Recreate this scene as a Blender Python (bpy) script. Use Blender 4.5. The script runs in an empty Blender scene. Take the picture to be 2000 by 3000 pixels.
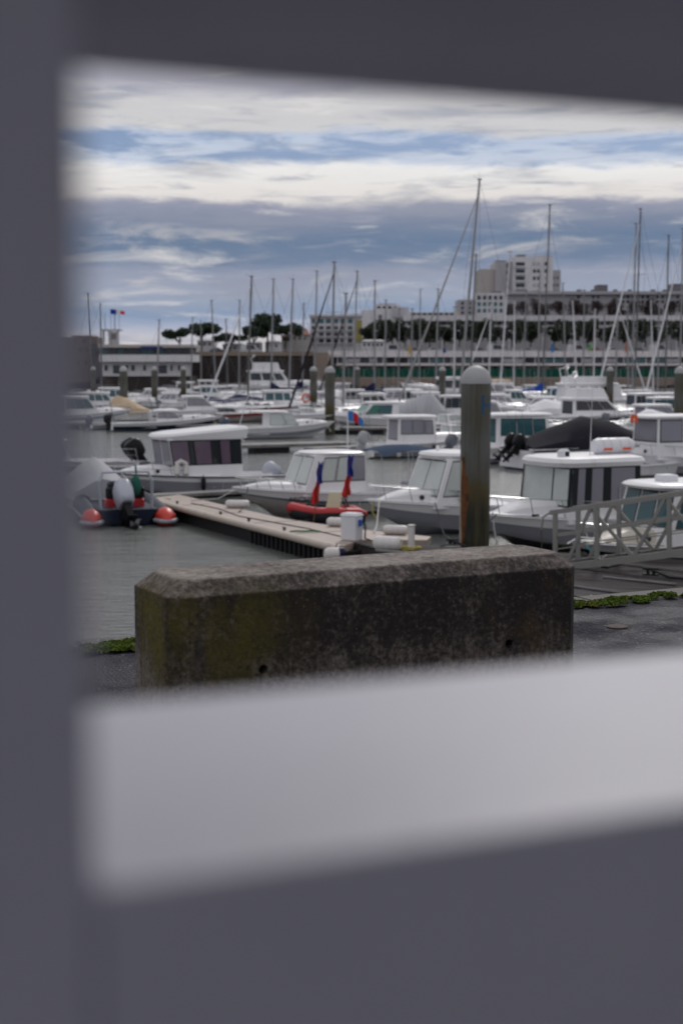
import bpy, math, random
from mathutils import Vector, Matrix, noise
random.seed(7)
R = math.radians
scn = bpy.context.scene
COL = scn.collection

# ------------------------------------------------------------------ camera
HC = 4.8                       # lens height above the water (low tide)
FPX, CX, CY, HY = 4166.7, 1000.0, 1500.0, 1075.0
PITCH = math.atan((CY - HY) / FPX)
cam_d = bpy.data.cameras.new('camera'); cam = bpy.data.objects.new('camera', cam_d); COL.objects.link(cam)
cam.location = (0, 0, HC); cam.rotation_euler = (R(90) - PITCH, 0, 0)
cam_d.sensor_fit = 'VERTICAL'; cam_d.sensor_height = 36; cam_d.sensor_width = 24; cam_d.lens = 50
cam_d.clip_start = 0.02; cam_d.clip_end = 6000
cam_d.dof.use_dof = True; cam_d.dof.focus_distance = 8.2; cam_d.dof.aperture_fstop = 2.95
scn.camera = cam
# ------------------------------------------------------------------ world: broken layered cloud over a blue sky
world = bpy.data.worlds.new('World'); scn.world = world; world.use_nodes = True
nt = world.node_tree; nt.nodes.clear()
def N(t, **k):
    n = nt.nodes.new(t)
    for a, b in k.items(): setattr(n, a, b)
    return n
def LK(a, b): nt.links.new(a, b)
def MA(op, a, b=None, clamp=False):
    n = N('ShaderNodeMath', operation=op, use_clamp=clamp)
    for i, s in enumerate((a, b)):
        if s is None: continue
        if isinstance(s, (int, float)): n.inputs[i].default_value = s
        else: LK(s, n.inputs[i])
    return n.outputs[0]
SUN_EL, SUN_AZ = R(38), R(14)          # azimuth measured from the view direction (+Y) towards +X
sky = N('ShaderNodeTexSky', sky_type='NISHITA', sun_disc=False)
sky.sun_elevation = SUN_EL; sky.sun_rotation = SUN_AZ; sky.dust_density = 1.0
tc = N('ShaderNodeTexCoord'); sp = N('ShaderNodeSeparateXYZ'); LK(tc.outputs['Generated'], sp.inputs[0])
el = MA('ARCSINE', sp.outputs[2]); az = MA('ARCTAN2', sp.outputs[0], sp.outputs[1])
def sky_noise(sa, se, detail=5, rough=.55, off=0.0, dist=0.0):
    cb = N('ShaderNodeCombineXYZ'); LK(MA('MULTIPLY', az, sa), cb.inputs[0]); LK(MA('MULTIPLY', el, se), cb.inputs[1]); cb.inputs[2].default_value = off
    n = N('ShaderNodeTexNoise'); LK(cb.outputs[0], n.inputs['Vector'])
    n.inputs['Scale'].default_value = 1; n.inputs['Detail'].default_value = detail; n.inputs['Roughness'].default_value = rough; n.inputs['Distortion'].default_value = dist
    return n.outputs['Fac']
n1 = sky_noise(7, 16, 6, .55, 3.1)
n2 = sky_noise(24, 120, 7, .65, 9.4, .6)
n3 = sky_noise(9, 60, 5, .55, 5.7, .3)
d1 = MA('MULTIPLY', MA('SUBTRACT', n1, .5), .022)
d2 = MA('MULTIPLY', MA('SUBTRACT', n2, .5), .013)
eld = MA('ADD', MA('ADD', MA('ABSOLUTE', el), d1), d2)
fac = MA('DIVIDE', eld, R(18), True)
def srgb(c): return tuple(((v / 255 + .055) / 1.055) ** 2.4 if v > 10 else v / 255 / 12.92 for v in c)
ramp = N('ShaderNodeValToRGB'); cr = ramp.color_ramp
stops = [(0, (205, 203, 206)), (.9, (206, 202, 206)), (1.7, (160, 170, 192)), (2.2, (136, 153, 180)), (2.9, (156, 165, 184)), (3.7, (150, 157, 177)), (4.3, (114, 131, 157)),
         (5.0, (108, 127, 154)), (5.7, (128, 138, 160)), (6.3, (150, 154, 172)), (6.62, (226, 221, 218)), (7.7, (236, 235, 234)),
         (8.0, (196, 206, 222)), (8.9, (188, 200, 220)), (9.2, (206, 206, 208)), (10.2, (204, 203, 206)), (11, (176, 176, 190)), (12.2, (198, 198, 204)), (14.5, (176, 178, 192)), (16, (208, 208, 211)), (18, (214, 214, 217))]
while len(cr.elements) < len(stops): cr.elements.new(.5)
for e, (p, c) in zip(cr.elements, stops): e.position = p / 18; e.color = (*srgb(c), 1)
LK(fac, ramp.inputs[0])
# streaks of paler and darker cloud, and the holes where blue shows
def mix(fac_, a, b):
    m = N('ShaderNodeMix', data_type='RGBA')
    if isinstance(fac_, (int, float)): m.inputs[0].default_value = fac_
    else: LK(fac_, m.inputs[0])
    for i, s in ((6, a), (7, b)):
        if isinstance(s, tuple): m.inputs[i].default_value = (*s, 1)
        else: LK(s, m.inputs[i])
    return m.outputs[2]
def smooth(v, a, b, top=1.0):
    m = N('ShaderNodeMapRange', interpolation_type='SMOOTHSTEP'); LK(v, m.inputs[0]); m.inputs[1].default_value = a; m.inputs[2].default_value = b; m.inputs[4].default_value = top
    return m.outputs[0]
cl = mix(smooth(n3, .50, .70, .62), ramp.outputs[0], srgb((148, 153, 168)))
n4 = sky_noise(11, 75, 6, .6, 14.2, .5)
cl = mix(smooth(n4, .54, .80, .85), cl, srgb((230, 226, 222)))
n6 = sky_noise(15, 150, 7, .66, 31.0, .8)
cl = mix(smooth(n6, .52, .72, .62), cl, srgb((156, 161, 176)))
n7 = sky_noise(10, 38, 6, .6, 2.2, .4)
cl = mix(MA('MULTIPLY', smooth(n7, .55, .72, .7), MA('SUBTRACT', 1.0, smooth(eld, R(4.6), R(6.2)))), cl, srgb((214, 208, 204)))
clb = N('ShaderNodeVectorMath', operation='SCALE'); LK(cl, clb.inputs[0]); clb.inputs[3].default_value = 10.0
hole = MA('MULTIPLY', smooth(eld, R(7.75), R(8.1)), MA('SUBTRACT', 1.0, smooth(eld, R(8.8), R(9.2))))
n5 = sky_noise(12, 75, 6, .6, 21.5, .4)
hole = MA('MULTIPLY', hole, smooth(n5, .44, .60, .85))
skyb = N('ShaderNodeVectorMath', operation='SCALE'); LK(sky.outputs[0], skyb.inputs[0]); skyb.inputs[3].default_value = .5
tint = N('ShaderNodeVectorMath', operation='MULTIPLY'); LK(skyb.outputs[0], tint.inputs[0]); tint.inputs[1].default_value = (.55, .69, 1.0)
final = mix(hole, clb.outputs[0], tint.outputs[0])
bg = N('ShaderNodeBackground'); bg.inputs[1].default_value = .1; LK(final, bg.inputs[0])
out = N('ShaderNodeOutputWorld'); LK(bg.outputs[0], out.inputs[0])
# ------------------------------------------------------------------ sun (veiled)
sd = bpy.data.lights.new('sun', 'SUN'); sun = bpy.data.objects.new('sun', sd); COL.objects.link(sun)
sd.energy = 1.1; sd.angle = R(12); sd.color = (1, .97, .94)
sun.rotation_euler = (Vector((math.sin(SUN_AZ) * math.cos(SUN_EL), math.cos(SUN_AZ) * math.cos(SUN_EL), math.sin(SUN_EL)))).to_track_quat('Z', 'Y').to_euler()
sun.location = (0, 0, 60)
scn.view_settings.view_transform = 'Standard'; scn.view_settings.look = 'None'
scn.view_settings.exposure = 0.0; scn.view_settings.gamma = 1; scn.view_settings.use_curve_mapping = False
scn.cycles.use_denoising = True
scn.cycles.max_bounces = 6; scn.cycles.transparent_max_bounces = 6; scn.cycles.caustics_reflective = False; scn.cycles.caustics_refractive = False

# ------------------------------------------------------------------ helpers
def ray(x, y):
    X = (x - CX) / FPX; Yv = (CY - y) / FPX; c, s = math.cos(PITCH), math.sin(PITCH)
    return Vector((X, Yv * s + c, Yv * c - s))
def W(x, y, z=0.0):
    d = ray(x, y); t = (z - HC) / d.z
    return Vector((d.x * t, d.y * t, z))
def at(x, y, Y):
    d = ray(x, y); t = Y / d.y
    return Vector((d.x * t, Y, HC + d.z * t))

class MB:
    def __init__(s): s.v = []; s.f = []
    def add(s, vs, fs):
        o = len(s.v); s.v += [tuple(v) for v in vs]; s.f += [tuple(i + o for i in f) for f in fs]; return s
    def hexa(s, p):            # 0-3 bottom loop, 4-7 top loop
        return s.add(p, [(3, 2, 1, 0), (4, 5, 6, 7), (0, 1, 5, 4), (1, 2, 6, 5), (2, 3, 7, 6), (3, 0, 4, 7)])
    def box(s, x0, x1, y0, y1, z0, z1):
        return s.hexa([(x0, y0, z0), (x1, y0, z0), (x1, y1, z0), (x0, y1, z0), (x0, y0, z1), (x1, y0, z1), (x1, y1, z1), (x0, y1, z1)])
    def bevbox(s, x0, x1, y0, y1, z0, z1, b):
        secs = []
        for z, k in ((z0, b), (z0 + b, 0), (z1 - b, 0), (z1, b)):
            a = b + k * .7
            secs.append([(x0 + a, y0 + k, z), (x1 - a, y0 + k, z), (x1 - k, y0 + a, z), (x1 - k, y1 - a, z), (x1 - a, y1 - k, z), (x0 + a, y1 - k, z), (x0 + k, y1 - a, z), (x0 + k, y0 + a, z)])
        return s.loft(secs)
    def loft(s, secs, closed=True, cap=True):
        n = len(secs[0]); vs = [p for q in secs for p in q]; fs = []
        for i in range(len(secs) - 1):
            for j in range(n if closed else n - 1):
                k = (j + 1) % n
                fs.append((i * n + j, i * n + k, (i + 1) * n + k, (i + 1) * n + j))
        if cap and closed:
            fs.append(tuple(range(n))[::-1]); fs.append(tuple((len(secs) - 1) * n + j for j in range(n)))
        return s.add(vs, fs)
    def tube(s, path, r, n=6):
        path = [Vector(p) for p in path]; secs = []
        for i, p in enumerate(path):
            a = path[max(i - 1, 0)]; b = path[min(i + 1, len(path) - 1)]
            d = (b - a).normalized(); u = d.cross(Vector((0, 0, 1)))
            if u.length < 1e-3: u = d.cross(Vector((1, 0, 0)))
            u.normalize(); w = d.cross(u); rr = r[i] if isinstance(r, (list, tuple)) else r
            secs.append([p + (u * math.cos(2 * math.pi * k / n) + w * math.sin(2 * math.pi * k / n)) * rr for k in range(n)])
        return s.loft(secs)
    def lathe(s, prof, c=(0, 0, 0), n=16):
        return s.loft([[(c[0] + r * math.cos(2 * math.pi * k / n), c[1] + r * math.sin(2 * math.pi * k / n), c[2] + z) for k in range(n)] for r, z in prof])
    def prism(s, poly, z0, z1):
        n = len(poly)
        return s.add([(p[0], p[1], z0) for p in poly] + [(p[0], p[1], z1) for p in poly],
                     [tuple(range(n))[::-1], tuple(range(n, 2 * n))] + [(i, (i + 1) % n, n + (i + 1) % n, n + i) for i in range(n)])
    def side(s, poly, y0, y1):   # polygon in x,z pushed along y
        n = len(poly)
        return s.add([(p[0], y0, p[1]) for p in poly] + [(p[0], y1, p[1]) for p in poly],
                     [tuple(range(n)), tuple(range(n, 2 * n))[::-1]] + [(i, n + i, n + (i + 1) % n, (i + 1) % n) for i in range(n)])
    def ball(s, c, rx, ry, rz, n=10, m=6, ph=0.0):
        secs = []
        for i in range(m + 1):
            a = -math.pi / 2 + math.pi * i / m; q = max(math.cos(a), .03)
            secs.append([(c[0] + rx * q * math.cos(2 * math.pi * k / n + ph), c[1] + ry * q * math.sin(2 * math.pi * k / n + ph), c[2] + rz * math.sin(a)) for k in range(n)])
        return s.loft(secs)
    def xf(s, M): s.v = [tuple(M @ Vector(v)) for v in s.v]; return s
    def build(s, name, mat, parent=None, smooth=False, loc=None, rz=0.0):
        me = bpy.data.meshes.new(name); me.from_pydata(s.v, [], s.f); me.materials.append(mat)
        if smooth:
            me.shade_smooth()
            try: me.set_sharp_from_angle(angle=R(38))
            except Exception: pass
        me.update()
        o = bpy.data.objects.new(name, me); COL.objects.link(o)
        if parent: o.parent = parent
        if loc is not None: o.location = loc
        if rz: o.rotation_euler.z = rz
        return o
def inst(o, name, parent, loc=(0, 0, 0), rz=0.0, scale=None):
    c = bpy.data.objects.new(name, o.data); COL.objects.link(c); c.parent = parent; c.location = loc; c.rotation_euler.z = rz
    if scale: c.scale = scale
    return c
LABELS = {}
def tag(o, label, cat, group=None):
    o['label'] = label; o['category'] = cat
    if group: o['group'] = group
    return o
def thing(name, label, cat, loc=(0, 0, 0), rz=0.0, group=None):
    o = bpy.data.objects.new(name, None); COL.objects.link(o); o.location = loc; o.rotation_euler.z = rz
    o.empty_display_size = .2
    return tag(o, label, cat, group)
def struct(o): o['kind'] = 'structure'; return o
def text(body, name, mat, parent, loc, rot, size, depth=.004):
    cu = bpy.data.curves.new(name, 'FONT'); cu.body = body; cu.size = size; cu.extrude = depth; cu.materials.append(mat)
    q = bpy.data.objects.new(name, cu); COL.objects.link(q); bpy.context.view_layer.update()
    me = bpy.data.meshes.new_from_object(q.evaluated_get(bpy.context.evaluated_depsgraph_get())); bpy.data.objects.remove(q)
    me.materials.clear(); me.materials.append(mat)
    o = bpy.data.objects.new(name, me); COL.objects.link(o); o.parent = parent; o.location = loc; o.rotation_euler = rot
    return o

# ------------------------------------------------------------------ materials
def mat(name, col, rough=.5, var=.12, scale=3.0, bump=0.0, bscale=40.0, metal=0.0, spec=.5, col2=None, var2=(.5, .65), stretch=(1, 1, 1), coat=0.0):
    m = bpy.data.materials.new(name); m.use_nodes = True; t = m.node_tree; b = t.nodes['Principled BSDF']
    b.inputs['Roughness'].default_value = rough; b.inputs['Metallic'].default_value = metal; b.inputs['Specular IOR Level'].default_value = spec
    b.inputs['Coat Weight'].default_value = coat
    tcx = t.nodes.new('ShaderNodeTexCoord'); mp = t.nodes.new('ShaderNodeMapping'); mp.inputs['Scale'].default_value = stretch
    t.links.new(tcx.outputs['Object'], mp.inputs[0])
    n = t.nodes.new('ShaderNodeTexNoise'); n.inputs['Scale'].default_value = scale; n.inputs['Detail'].default_value = 7; n.inputs['Roughness'].default_value = .62
    t.links.new(mp.outputs[0], n.inputs['Vector'])
    mx = t.nodes.new('ShaderNodeMix'); mx.data_type = 'RGBA'
    mx.inputs[6].default_value = (*[c * (1 - var) for c in col], 1); mx.inputs[7].default_value = (*[min(c * (1 + var), .95) for c in col], 1)
    t.links.new(n.outputs['Fac'], mx.inputs[0]); res = mx.outputs[2]
    if col2:
        n2 = t.nodes.new('ShaderNodeTexNoise'); n2.inputs['Scale'].default_value = scale * .45; n2.inputs['Detail'].default_value = 8; n2.inputs['Roughness'].default_value = .68
        t.links.new(mp.outputs[0], n2.inputs['Vector'])
        r = t.nodes.new('ShaderNodeMapRange'); r.inputs[1].default_value = var2[0]; r.inputs[2].default_value = var2[1]; t.links.new(n2.outputs['Fac'], r.inputs[0])
        m2 = t.nodes.new('ShaderNodeMix'); m2.data_type = 'RGBA'; t.links.new(r.outputs[0], m2.inputs[0]); t.links.new(res, m2.inputs[6]); m2.inputs[7].default_value = (*col2, 1); res = m2.outputs[2]
    t.links.new(res, b.inputs['Base Color'])
    if bump:
        nb = t.nodes.new('ShaderNodeTexNoise'); nb.inputs['Scale'].default_value = bscale; nb.inputs['Detail'].default_value = 6
        t.links.new(mp.outputs[0], nb.inputs['Vector'])
        bp = t.nodes.new('ShaderNodeBump'); bp.inputs['Strength'].default_value = bump; bp.inputs['Distance'].default_value = .02
        t.links.new(nb.outputs['Fac'], bp.inputs['Height']); t.links.new(bp.outputs[0], b.inputs['Normal'])
    return m
M = {}
M['gel'] = mat('white_gelcoat', (.80, .79, .81), .3, .07, 3.2, col2=(.50, .48, .46), var2=(.56, .84), stretch=(1, 1, .22))
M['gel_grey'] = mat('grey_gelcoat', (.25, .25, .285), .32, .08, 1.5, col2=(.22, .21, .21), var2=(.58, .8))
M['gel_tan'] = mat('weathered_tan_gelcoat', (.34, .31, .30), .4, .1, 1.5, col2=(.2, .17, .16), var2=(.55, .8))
M['gel_cream'] = mat('cream_gelcoat', (.62, .57, .50), .35, .06, 2, col2=(.46, .41, .35), var2=(.6, .8))
M['navy'] = mat('navy_gelcoat', (.012, .017, .04), .2, .15, 2, spec=.15)
M['black'] = mat('black_paint', (.012, .012, .015), .3, .2, 5, spec=.15)
M['rubber'] = mat('black_rubber', (.02, .02, .022), .6, .2, 9, spec=.15)
M['stripe_teal'] = mat('teal_stripe', (.015, .10, .13), .35, .1, 3)
M['stripe_grey'] = mat('grey_stripe', (.10, .10, .11), .4, .1, 3, spec=.15)
M['stripe_blue'] = mat('blue_stripe', (.02, .07, .22), .35, .1, 3)
M['stripe_red'] = mat('red_stripe', (.32, .04, .025), .45, .15, 3)
M['antifoul'] = mat('antifouling', (.03, .03, .035), .7, .3, 4, col2=(.06, .06, .03), spec=.15)
M['glass'] = mat('dark_glass', (.02, .025, .03), .06, .1, 1, spec=.6)
M['glass_grey'] = mat('grey_reflecting_glass', (.25, .24, .28), .08, .06, .8, spec=.8)
M['glass_mauve'] = mat('mauve_tinted_glass', (.13, .09, .13), .1, .25, 2.2, spec=.6)
M['glass_teal'] = mat('teal_tinted_glass', (.035, .105, .12), .08, .1, 1, spec=.5)
M['glass_green'] = mat('green_tinted_glass', (.02, .17, .12), .08, .1, 1, spec=.6)
M['glass_pale'] = mat('pale_hazy_glass', (.52, .56, .54), .12, .15, 2.5, spec=.6)
M['steel'] = mat('stainless_steel', (.55, .55, .57), .25, .08, 6, metal=1)
M['alu'] = mat('weathered_aluminium', (.27, .26, .245), .5, .2, 4, metal=.25, col2=(.26, .24, .21), var2=(.5, .75), bump=.08)
M['mast'] = mat('anodised_mast', (.27, .265, .27), .38, .1, 2, metal=.5)
M['mast_dark'] = mat('grey_mast', (.13, .13, .13), .4, .1, 2, metal=.4)
M['mast_white'] = mat('white_mast', (.62, .62, .64), .35, .06, 2)
M['wire'] = mat('rigging_wire', (.16, .16, .17), .4, .1, 2, metal=.5)
M['canvas_blue'] = mat('blue_sailcloth', (.02, .07, .36), .8, .25, 5, bump=.4, bscale=6, spec=.15)
M['canvas_navy'] = mat('navy_sailcloth', (.012, .016, .06), .85, .25, 5, bump=.4, bscale=6, spec=.15)
M['canvas_black'] = mat('charcoal_boat_cover', (.016, .016, .024), .85, .3, 3, bump=.6, bscale=4, spec=.15)
M['canvas_grey'] = mat('grey_boat_cover', (.40, .40, .43), .8, .12, 2.5, bump=.7, bscale=4)
M['canvas_white'] = mat('white_boat_cover', (.70, .70, .73), .75, .08, 2.5, bump=.6, bscale=4)
M['canvas_tan'] = mat('tan_boat_cover', (.50, .38, .26), .85, .15, 2.5, bump=.6, bscale=4)
M['canvas_bimini'] = mat('faded_navy_canvas', (.02, .045, .09), .85, .2, 3, bump=.3, bscale=8, spec=.15)
M['canvas_green'] = mat('green_canvas', (.01, .10, .07), .85, .2, 3)
M['silver'] = mat('silver_engine_paint', (.42, .44, .50), .28, .06, 3, metal=.35)
M['eng_blue'] = mat('slate_blue_engine_paint', (.05, .07, .12), .3, .1, 3)
M['eng_grey'] = mat('grey_engine_paint', (.14, .15, .18), .35, .1, 3)
M['red'] = mat('red_inflatable', (.45, .02, .025), .45, .12, 4)
M['orange'] = mat('orange_buoy', (.75, .10, .02), .5, .1, 4)
M['red_cone'] = mat('red_tube_end', (.55, .035, .02), .4, .08, 4)
M['tube_grey'] = mat('light_grey_hypalon', (.32, .33, .38), .5, .1, 4)
M['tube_navy'] = mat('navy_hypalon', (.012, .017, .034), .5, .15, 4, spec=.15)
M['flag_blue'] = mat('blue_flag_cloth', (.015, .04, .30), .85, .1, 8, spec=.15)
M['flag_red'] = mat('red_flag_cloth', (.62, .03, .035), .85, .1, 8, spec=.15)
M['flag_white'] = mat('white_flag_cloth', (.7, .7, .72), .85, .05, 8)
M['flag_sky'] = mat('sky_blue_flag_cloth', (.03, .19, .52), .85, .1, 8)
M['flag_yellow'] = mat('yellow_flag_cloth', (.6, .42, .03), .85, .1, 8)
M['flag_green'] = mat('green_flag_cloth', (.05, .4, .08), .85, .1, 8)
M['flag_orange'] = mat('orange_flag_cloth', (.6, .13, .04), .85, .1, 8)
M['wood'] = mat('varnished_wood', (.2, .09, .04), .45, .25, 4, stretch=(1, 6, 6))
M['plank'] = mat('wet_grey_plank', (.035, .031, .036), .6, .3, 3, bump=.25, bscale=18, stretch=(.4, 6, 6), col2=(.06, .052, .055), spec=.06)
M['plank2'] = mat('damp_brown_plank', (.055, .046, .045), .65, .3, 3, bump=.25, bscale=18, stretch=(.4, 6, 6), col2=(.025, .02, .023), spec=.06)
M['deck'] = mat('beige_pontoon_deck', (.36, .29, .25), .55, .12, 1.3, bump=.2, bscale=60, col2=(.28, .22, .19), var2=(.5, .72))
M['deck_edge'] = mat('beige_fender_strip', (.50, .42, .35), .3, .1, 3, col2=(.3, .22, .16), var2=(.55, .75))
M['pont_grey'] = mat('grey_pontoon', (.20, .19, .19), .6, .2, 2, col2=(.10, .09, .08), bump=.2)
M['float'] = mat('black_float', (.018, .018, .02), .5, .3, 5, spec=.15)
M['white_plastic'] = mat('white_plastic', (.70, .70, .74), .35, .04, 4, col2=(.5, .49, .48), var2=(.62, .85))
M['pvc'] = mat('cream_fender', (.66, .62, .60), .4, .06, 6, col2=(.48, .43, .40), var2=(.6, .8))
M['fender_navy'] = mat('navy_fender', (.012, .015, .04), .4, .1, 4, spec=.15)
M['fender_black'] = mat('black_fender', (.015, .015, .02), .45, .1, 4, spec=.15)
M['rope_y'] = mat('yellow_rope', (.42, .36, .08), .85, .2, 20)
M['rope_g'] = mat('green_rope', (.04, .16, .07), .85, .2, 20)
M['rope_w'] = mat('pale_rope', (.5, .48, .46), .85, .2, 20)
M['rope_d'] = mat('dark_rope', (.04, .05, .055), .85, .2, 20, spec=.15)
M['rope_t'] = mat('turquoise_rope', (.04, .3, .33), .85, .2, 20)
M['blue_plastic'] = mat('blue_plastic', (.01, .09, .45), .4, .1, 4)
M['iron'] = mat('black_iron', (.02, .02, .022), .5, .3, 8, spec=.15)
M['rust'] = mat('rusty_iron', (.05, .03, .022), .8, .4, 9, bump=.5)
M['ply'] = mat('pale_board', (.58, .51, .36), .7, .15, 3)
M['skin_chair'] = mat('grey_upholstery', (.2, .2, .23), .7, .1, 4)

def nodes_mat(name):
    m = bpy.data.materials.new(name); m.use_nodes = True; t = m.node_tree
    def n(k, **a):
        q = t.nodes.new(k)
        for x, y in a.items():
            if x.startswith('i_'): q.inputs[x[2:]].default_value = y
            else: setattr(q, x, y)
        return q
    return m, t, n, t.nodes['Principled BSDF']
def rampnode(t, stops):
    r = t.nodes.new('ShaderNodeValToRGB'); c = r.color_ramp
    while len(c.elements) < len(stops): c.elements.new(.5)
    for e, (p, col) in zip(c.elements, stops): e.position = p; e.color = (*col, 1)
    return r
def make_water():
    m, t, n, b = nodes_mat('harbour_water'); L = t.links.new
    tcx = n('ShaderNodeTexCoord'); mp = n('ShaderNodeMapping'); mp.inputs['Scale'].default_value = (.55, 1.5, 1); L(tcx.outputs['Object'], mp.inputs[0])
    a = n('ShaderNodeTexNoise', i_Scale=2.6, i_Detail=5.0, i_Roughness=.6); L(mp.outputs[0], a.inputs['Vector'])
    c = n('ShaderNodeTexNoise', i_Scale=.35, i_Detail=3.0); L(mp.outputs[0], c.inputs['Vector'])
    s = n('ShaderNodeMath', operation='MULTIPLY_ADD'); L(c.outputs['Fac'], s.inputs[0]); s.inputs[1].default_value = 1.3; L(a.outputs['Fac'], s.inputs[2])
    bp = n('ShaderNodeBump', i_Strength=1.0, i_Distance=.085); L(s.outputs[0], bp.inputs['Height']); L(bp.outputs[0], b.inputs['Normal'])
    b.inputs['Base Color'].default_value = (.150, .158, .152, 1); b.inputs['Roughness'].default_value = .10; b.inputs['IOR'].default_value = 1.33; b.inputs['Specular IOR Level'].default_value = .75
    return m
M['water'] = make_water()
def make_asphalt():
    m, t, n, b = nodes_mat('damp_asphalt'); L = t.links.new
    tcx = n('ShaderNodeTexCoord')
    v = n('ShaderNodeTexVoronoi', i_Scale=70.0); L(tcx.outputs['Object'], v.inputs['Vector'])
    r = rampnode(t, [(0, (.010, .010, .014)), (.5, (.017, .016, .025)), (.85, (.034, .032, .046)), (1, (.15, .14, .17))]); L(v.outputs['Color'], r.inputs[0])
    q = n('ShaderNodeTexNoise', i_Scale=2.2, i_Detail=6.0); L(tcx.outputs['Object'], q.inputs['Vector'])
    mr = n('ShaderNodeMapRange'); mr.inputs[1].default_value = .42; mr.inputs[2].default_value = .6; mr.inputs[3].default_value = .5; mr.inputs[4].default_value = .85; b.inputs['Specular IOR Level'].default_value = .07; L(q.outputs['Fac'], mr.inputs[0]); L(mr.outputs[0], b.inputs['Roughness'])
    L(r.outputs[0], b.inputs['Base Color'])
    bp = n('ShaderNodeBump', i_Strength=.7, i_Distance=.006); L(v.outputs['Distance'], bp.inputs['Height']); L(bp.outputs[0], b.inputs['Normal'])
    return m
M['asphalt'] = make_asphalt()
def make_block():
    # weathered precast concrete: black algae high up, moss stain at one end, bare stone-flecked concrete low down
    m, t, n, b = nodes_mat('weathered_block_concrete'); L = t.links.new
    tcx = n('ShaderNodeTexCoord'); sx = n('ShaderNodeSeparateXYZ'); L(tcx.outputs['Object'], sx.inputs[0])
    def math2(op, a, c): 
        q = n('ShaderNodeMath', operation=op)
        for i, s in enumerate((a, c)):
            if isinstance(s, (int, float)): q.inputs[i].default_value = s
            else: L(s, q.inputs[i])
        return q.outputs[0]
    def nz(sc, det=8.0, rg=.65, st=(1, 1, 1)):
        mp = n('ShaderNodeMapping'); mp.inputs['Scale'].default_value = st; L(tcx.outputs['Object'], mp.inputs[0])
        q = n('ShaderNodeTexNoise', i_Scale=sc, i_Detail=det, i_Roughness=rg); L(mp.outputs[0], q.inputs['Vector']); return q.outputs['Fac']
    def mr(v, a, c, lo=0.0, hi=1.0):
        q = n('ShaderNodeMapRange'); L(v, q.inputs[0]); q.inputs[1].default_value = a; q.inputs[2].default_value = c; q.inputs[3].default_value = lo; q.inputs[4].default_value = hi; return q.outputs[0]
    def mx(f, a, c):
        q = n('ShaderNodeMix', data_type='RGBA'); L(f, q.inputs[0])
        for i, s in ((6, a), (7, c)):
            if isinstance(s, tuple): q.inputs[i].default_value = (*s, 1)
            else: L(s, q.inputs[i])
        return q.outputs[2]
    fine = math2('ADD', math2('MULTIPLY', nz(9, 9, .72, (1, 1, .7)), .55), math2('MULTIPLY', nz(46, 5, .72), .75))
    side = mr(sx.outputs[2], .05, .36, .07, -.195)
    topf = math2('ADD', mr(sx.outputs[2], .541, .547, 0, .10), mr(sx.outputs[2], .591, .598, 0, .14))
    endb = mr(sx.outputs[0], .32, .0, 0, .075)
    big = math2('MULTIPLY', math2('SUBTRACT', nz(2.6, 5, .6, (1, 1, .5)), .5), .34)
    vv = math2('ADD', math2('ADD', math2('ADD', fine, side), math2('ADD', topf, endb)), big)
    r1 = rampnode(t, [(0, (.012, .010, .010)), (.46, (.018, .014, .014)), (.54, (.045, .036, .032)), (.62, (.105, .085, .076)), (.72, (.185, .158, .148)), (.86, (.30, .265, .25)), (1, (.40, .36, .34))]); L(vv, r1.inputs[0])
    c1 = r1.outputs[0]
    mo = math2('MULTIPLY', mr(nz(3.6, 8, .62, (1.6, 1.6, .3)), .40, .60), math2('MULTIPLY', mr(sx.outputs[0], .62, .10, 0, .95), mr(sx.outputs[2], .08, .34)))
    mo = math2('MULTIPLY', mo, mr(sx.outputs[2], .50, .57, 1, .25))
    c2 = mx(math2('MULTIPLY', mo, mr(nz(30, 5, .7), .25, .5)), c1, (.105, .085, .010))
    mo2 = math2('MULTIPLY', mr(nz(5.5, 8, .7), .52, .66, 0, .6), mr(sx.outputs[0], 1.1, 1.5))
    c3 = mx(mo2, c2, (.085, .052, .016))
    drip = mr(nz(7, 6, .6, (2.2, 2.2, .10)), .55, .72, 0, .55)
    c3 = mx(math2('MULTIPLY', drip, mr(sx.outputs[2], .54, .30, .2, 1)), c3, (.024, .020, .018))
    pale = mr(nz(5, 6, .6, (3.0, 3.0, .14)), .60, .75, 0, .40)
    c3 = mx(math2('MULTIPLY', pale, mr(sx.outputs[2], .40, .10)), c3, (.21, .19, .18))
    # stone flecks of uneven size
    v = n('ShaderNodeTexVoronoi', i_Scale=64.0, i_Randomness=1.0); L(tcx.outputs['Object'], v.inputs['Vector'])
    thr = math2('MULTIPLY', n_sep(t, v.outputs['Color']), .34)
    fl = math2('MULTIPLY', math2('LESS_THAN', v.outputs['Distance'], math2('SUBTRACT', thr, .10)), mr(nz(60, 3, .6), .40, .62, 0, .6))
    fl2 = mr(nz(85, 4, .75), .60, .72, 0, .42)
    c4 = mx(fl2, mx(fl, c3, (.20, .175, .165)), (.16, .138, .13))
    pit = n('ShaderNodeTexVoronoi', i_Scale=24.0); L(tcx.outputs['Object'], pit.inputs['Vector'])
    pf = math2('MULTIPLY', math2('LESS_THAN', pit.outputs['Distance'], .15), math2('GREATER_THAN', n_sep(t, pit.outputs['Color']), .80))
    c5 = mx(math2('MULTIPLY', pf, .8), c4, (.02, .017, .016))
    L(c5, b.inputs['Base Color']); b.inputs['Roughness'].default_value = .82; b.inputs['Specular IOR Level'].default_value = .3
    hsum = math2('ADD', nz(38, 8, .7), math2('MULTIPLY', pf, -.6))
    bp = n('ShaderNodeBump', i_Strength=.9, i_Distance=.010); L(hsum, bp.inputs['Height']); L(bp.outputs[0], b.inputs['Normal'])
    return m
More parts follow.
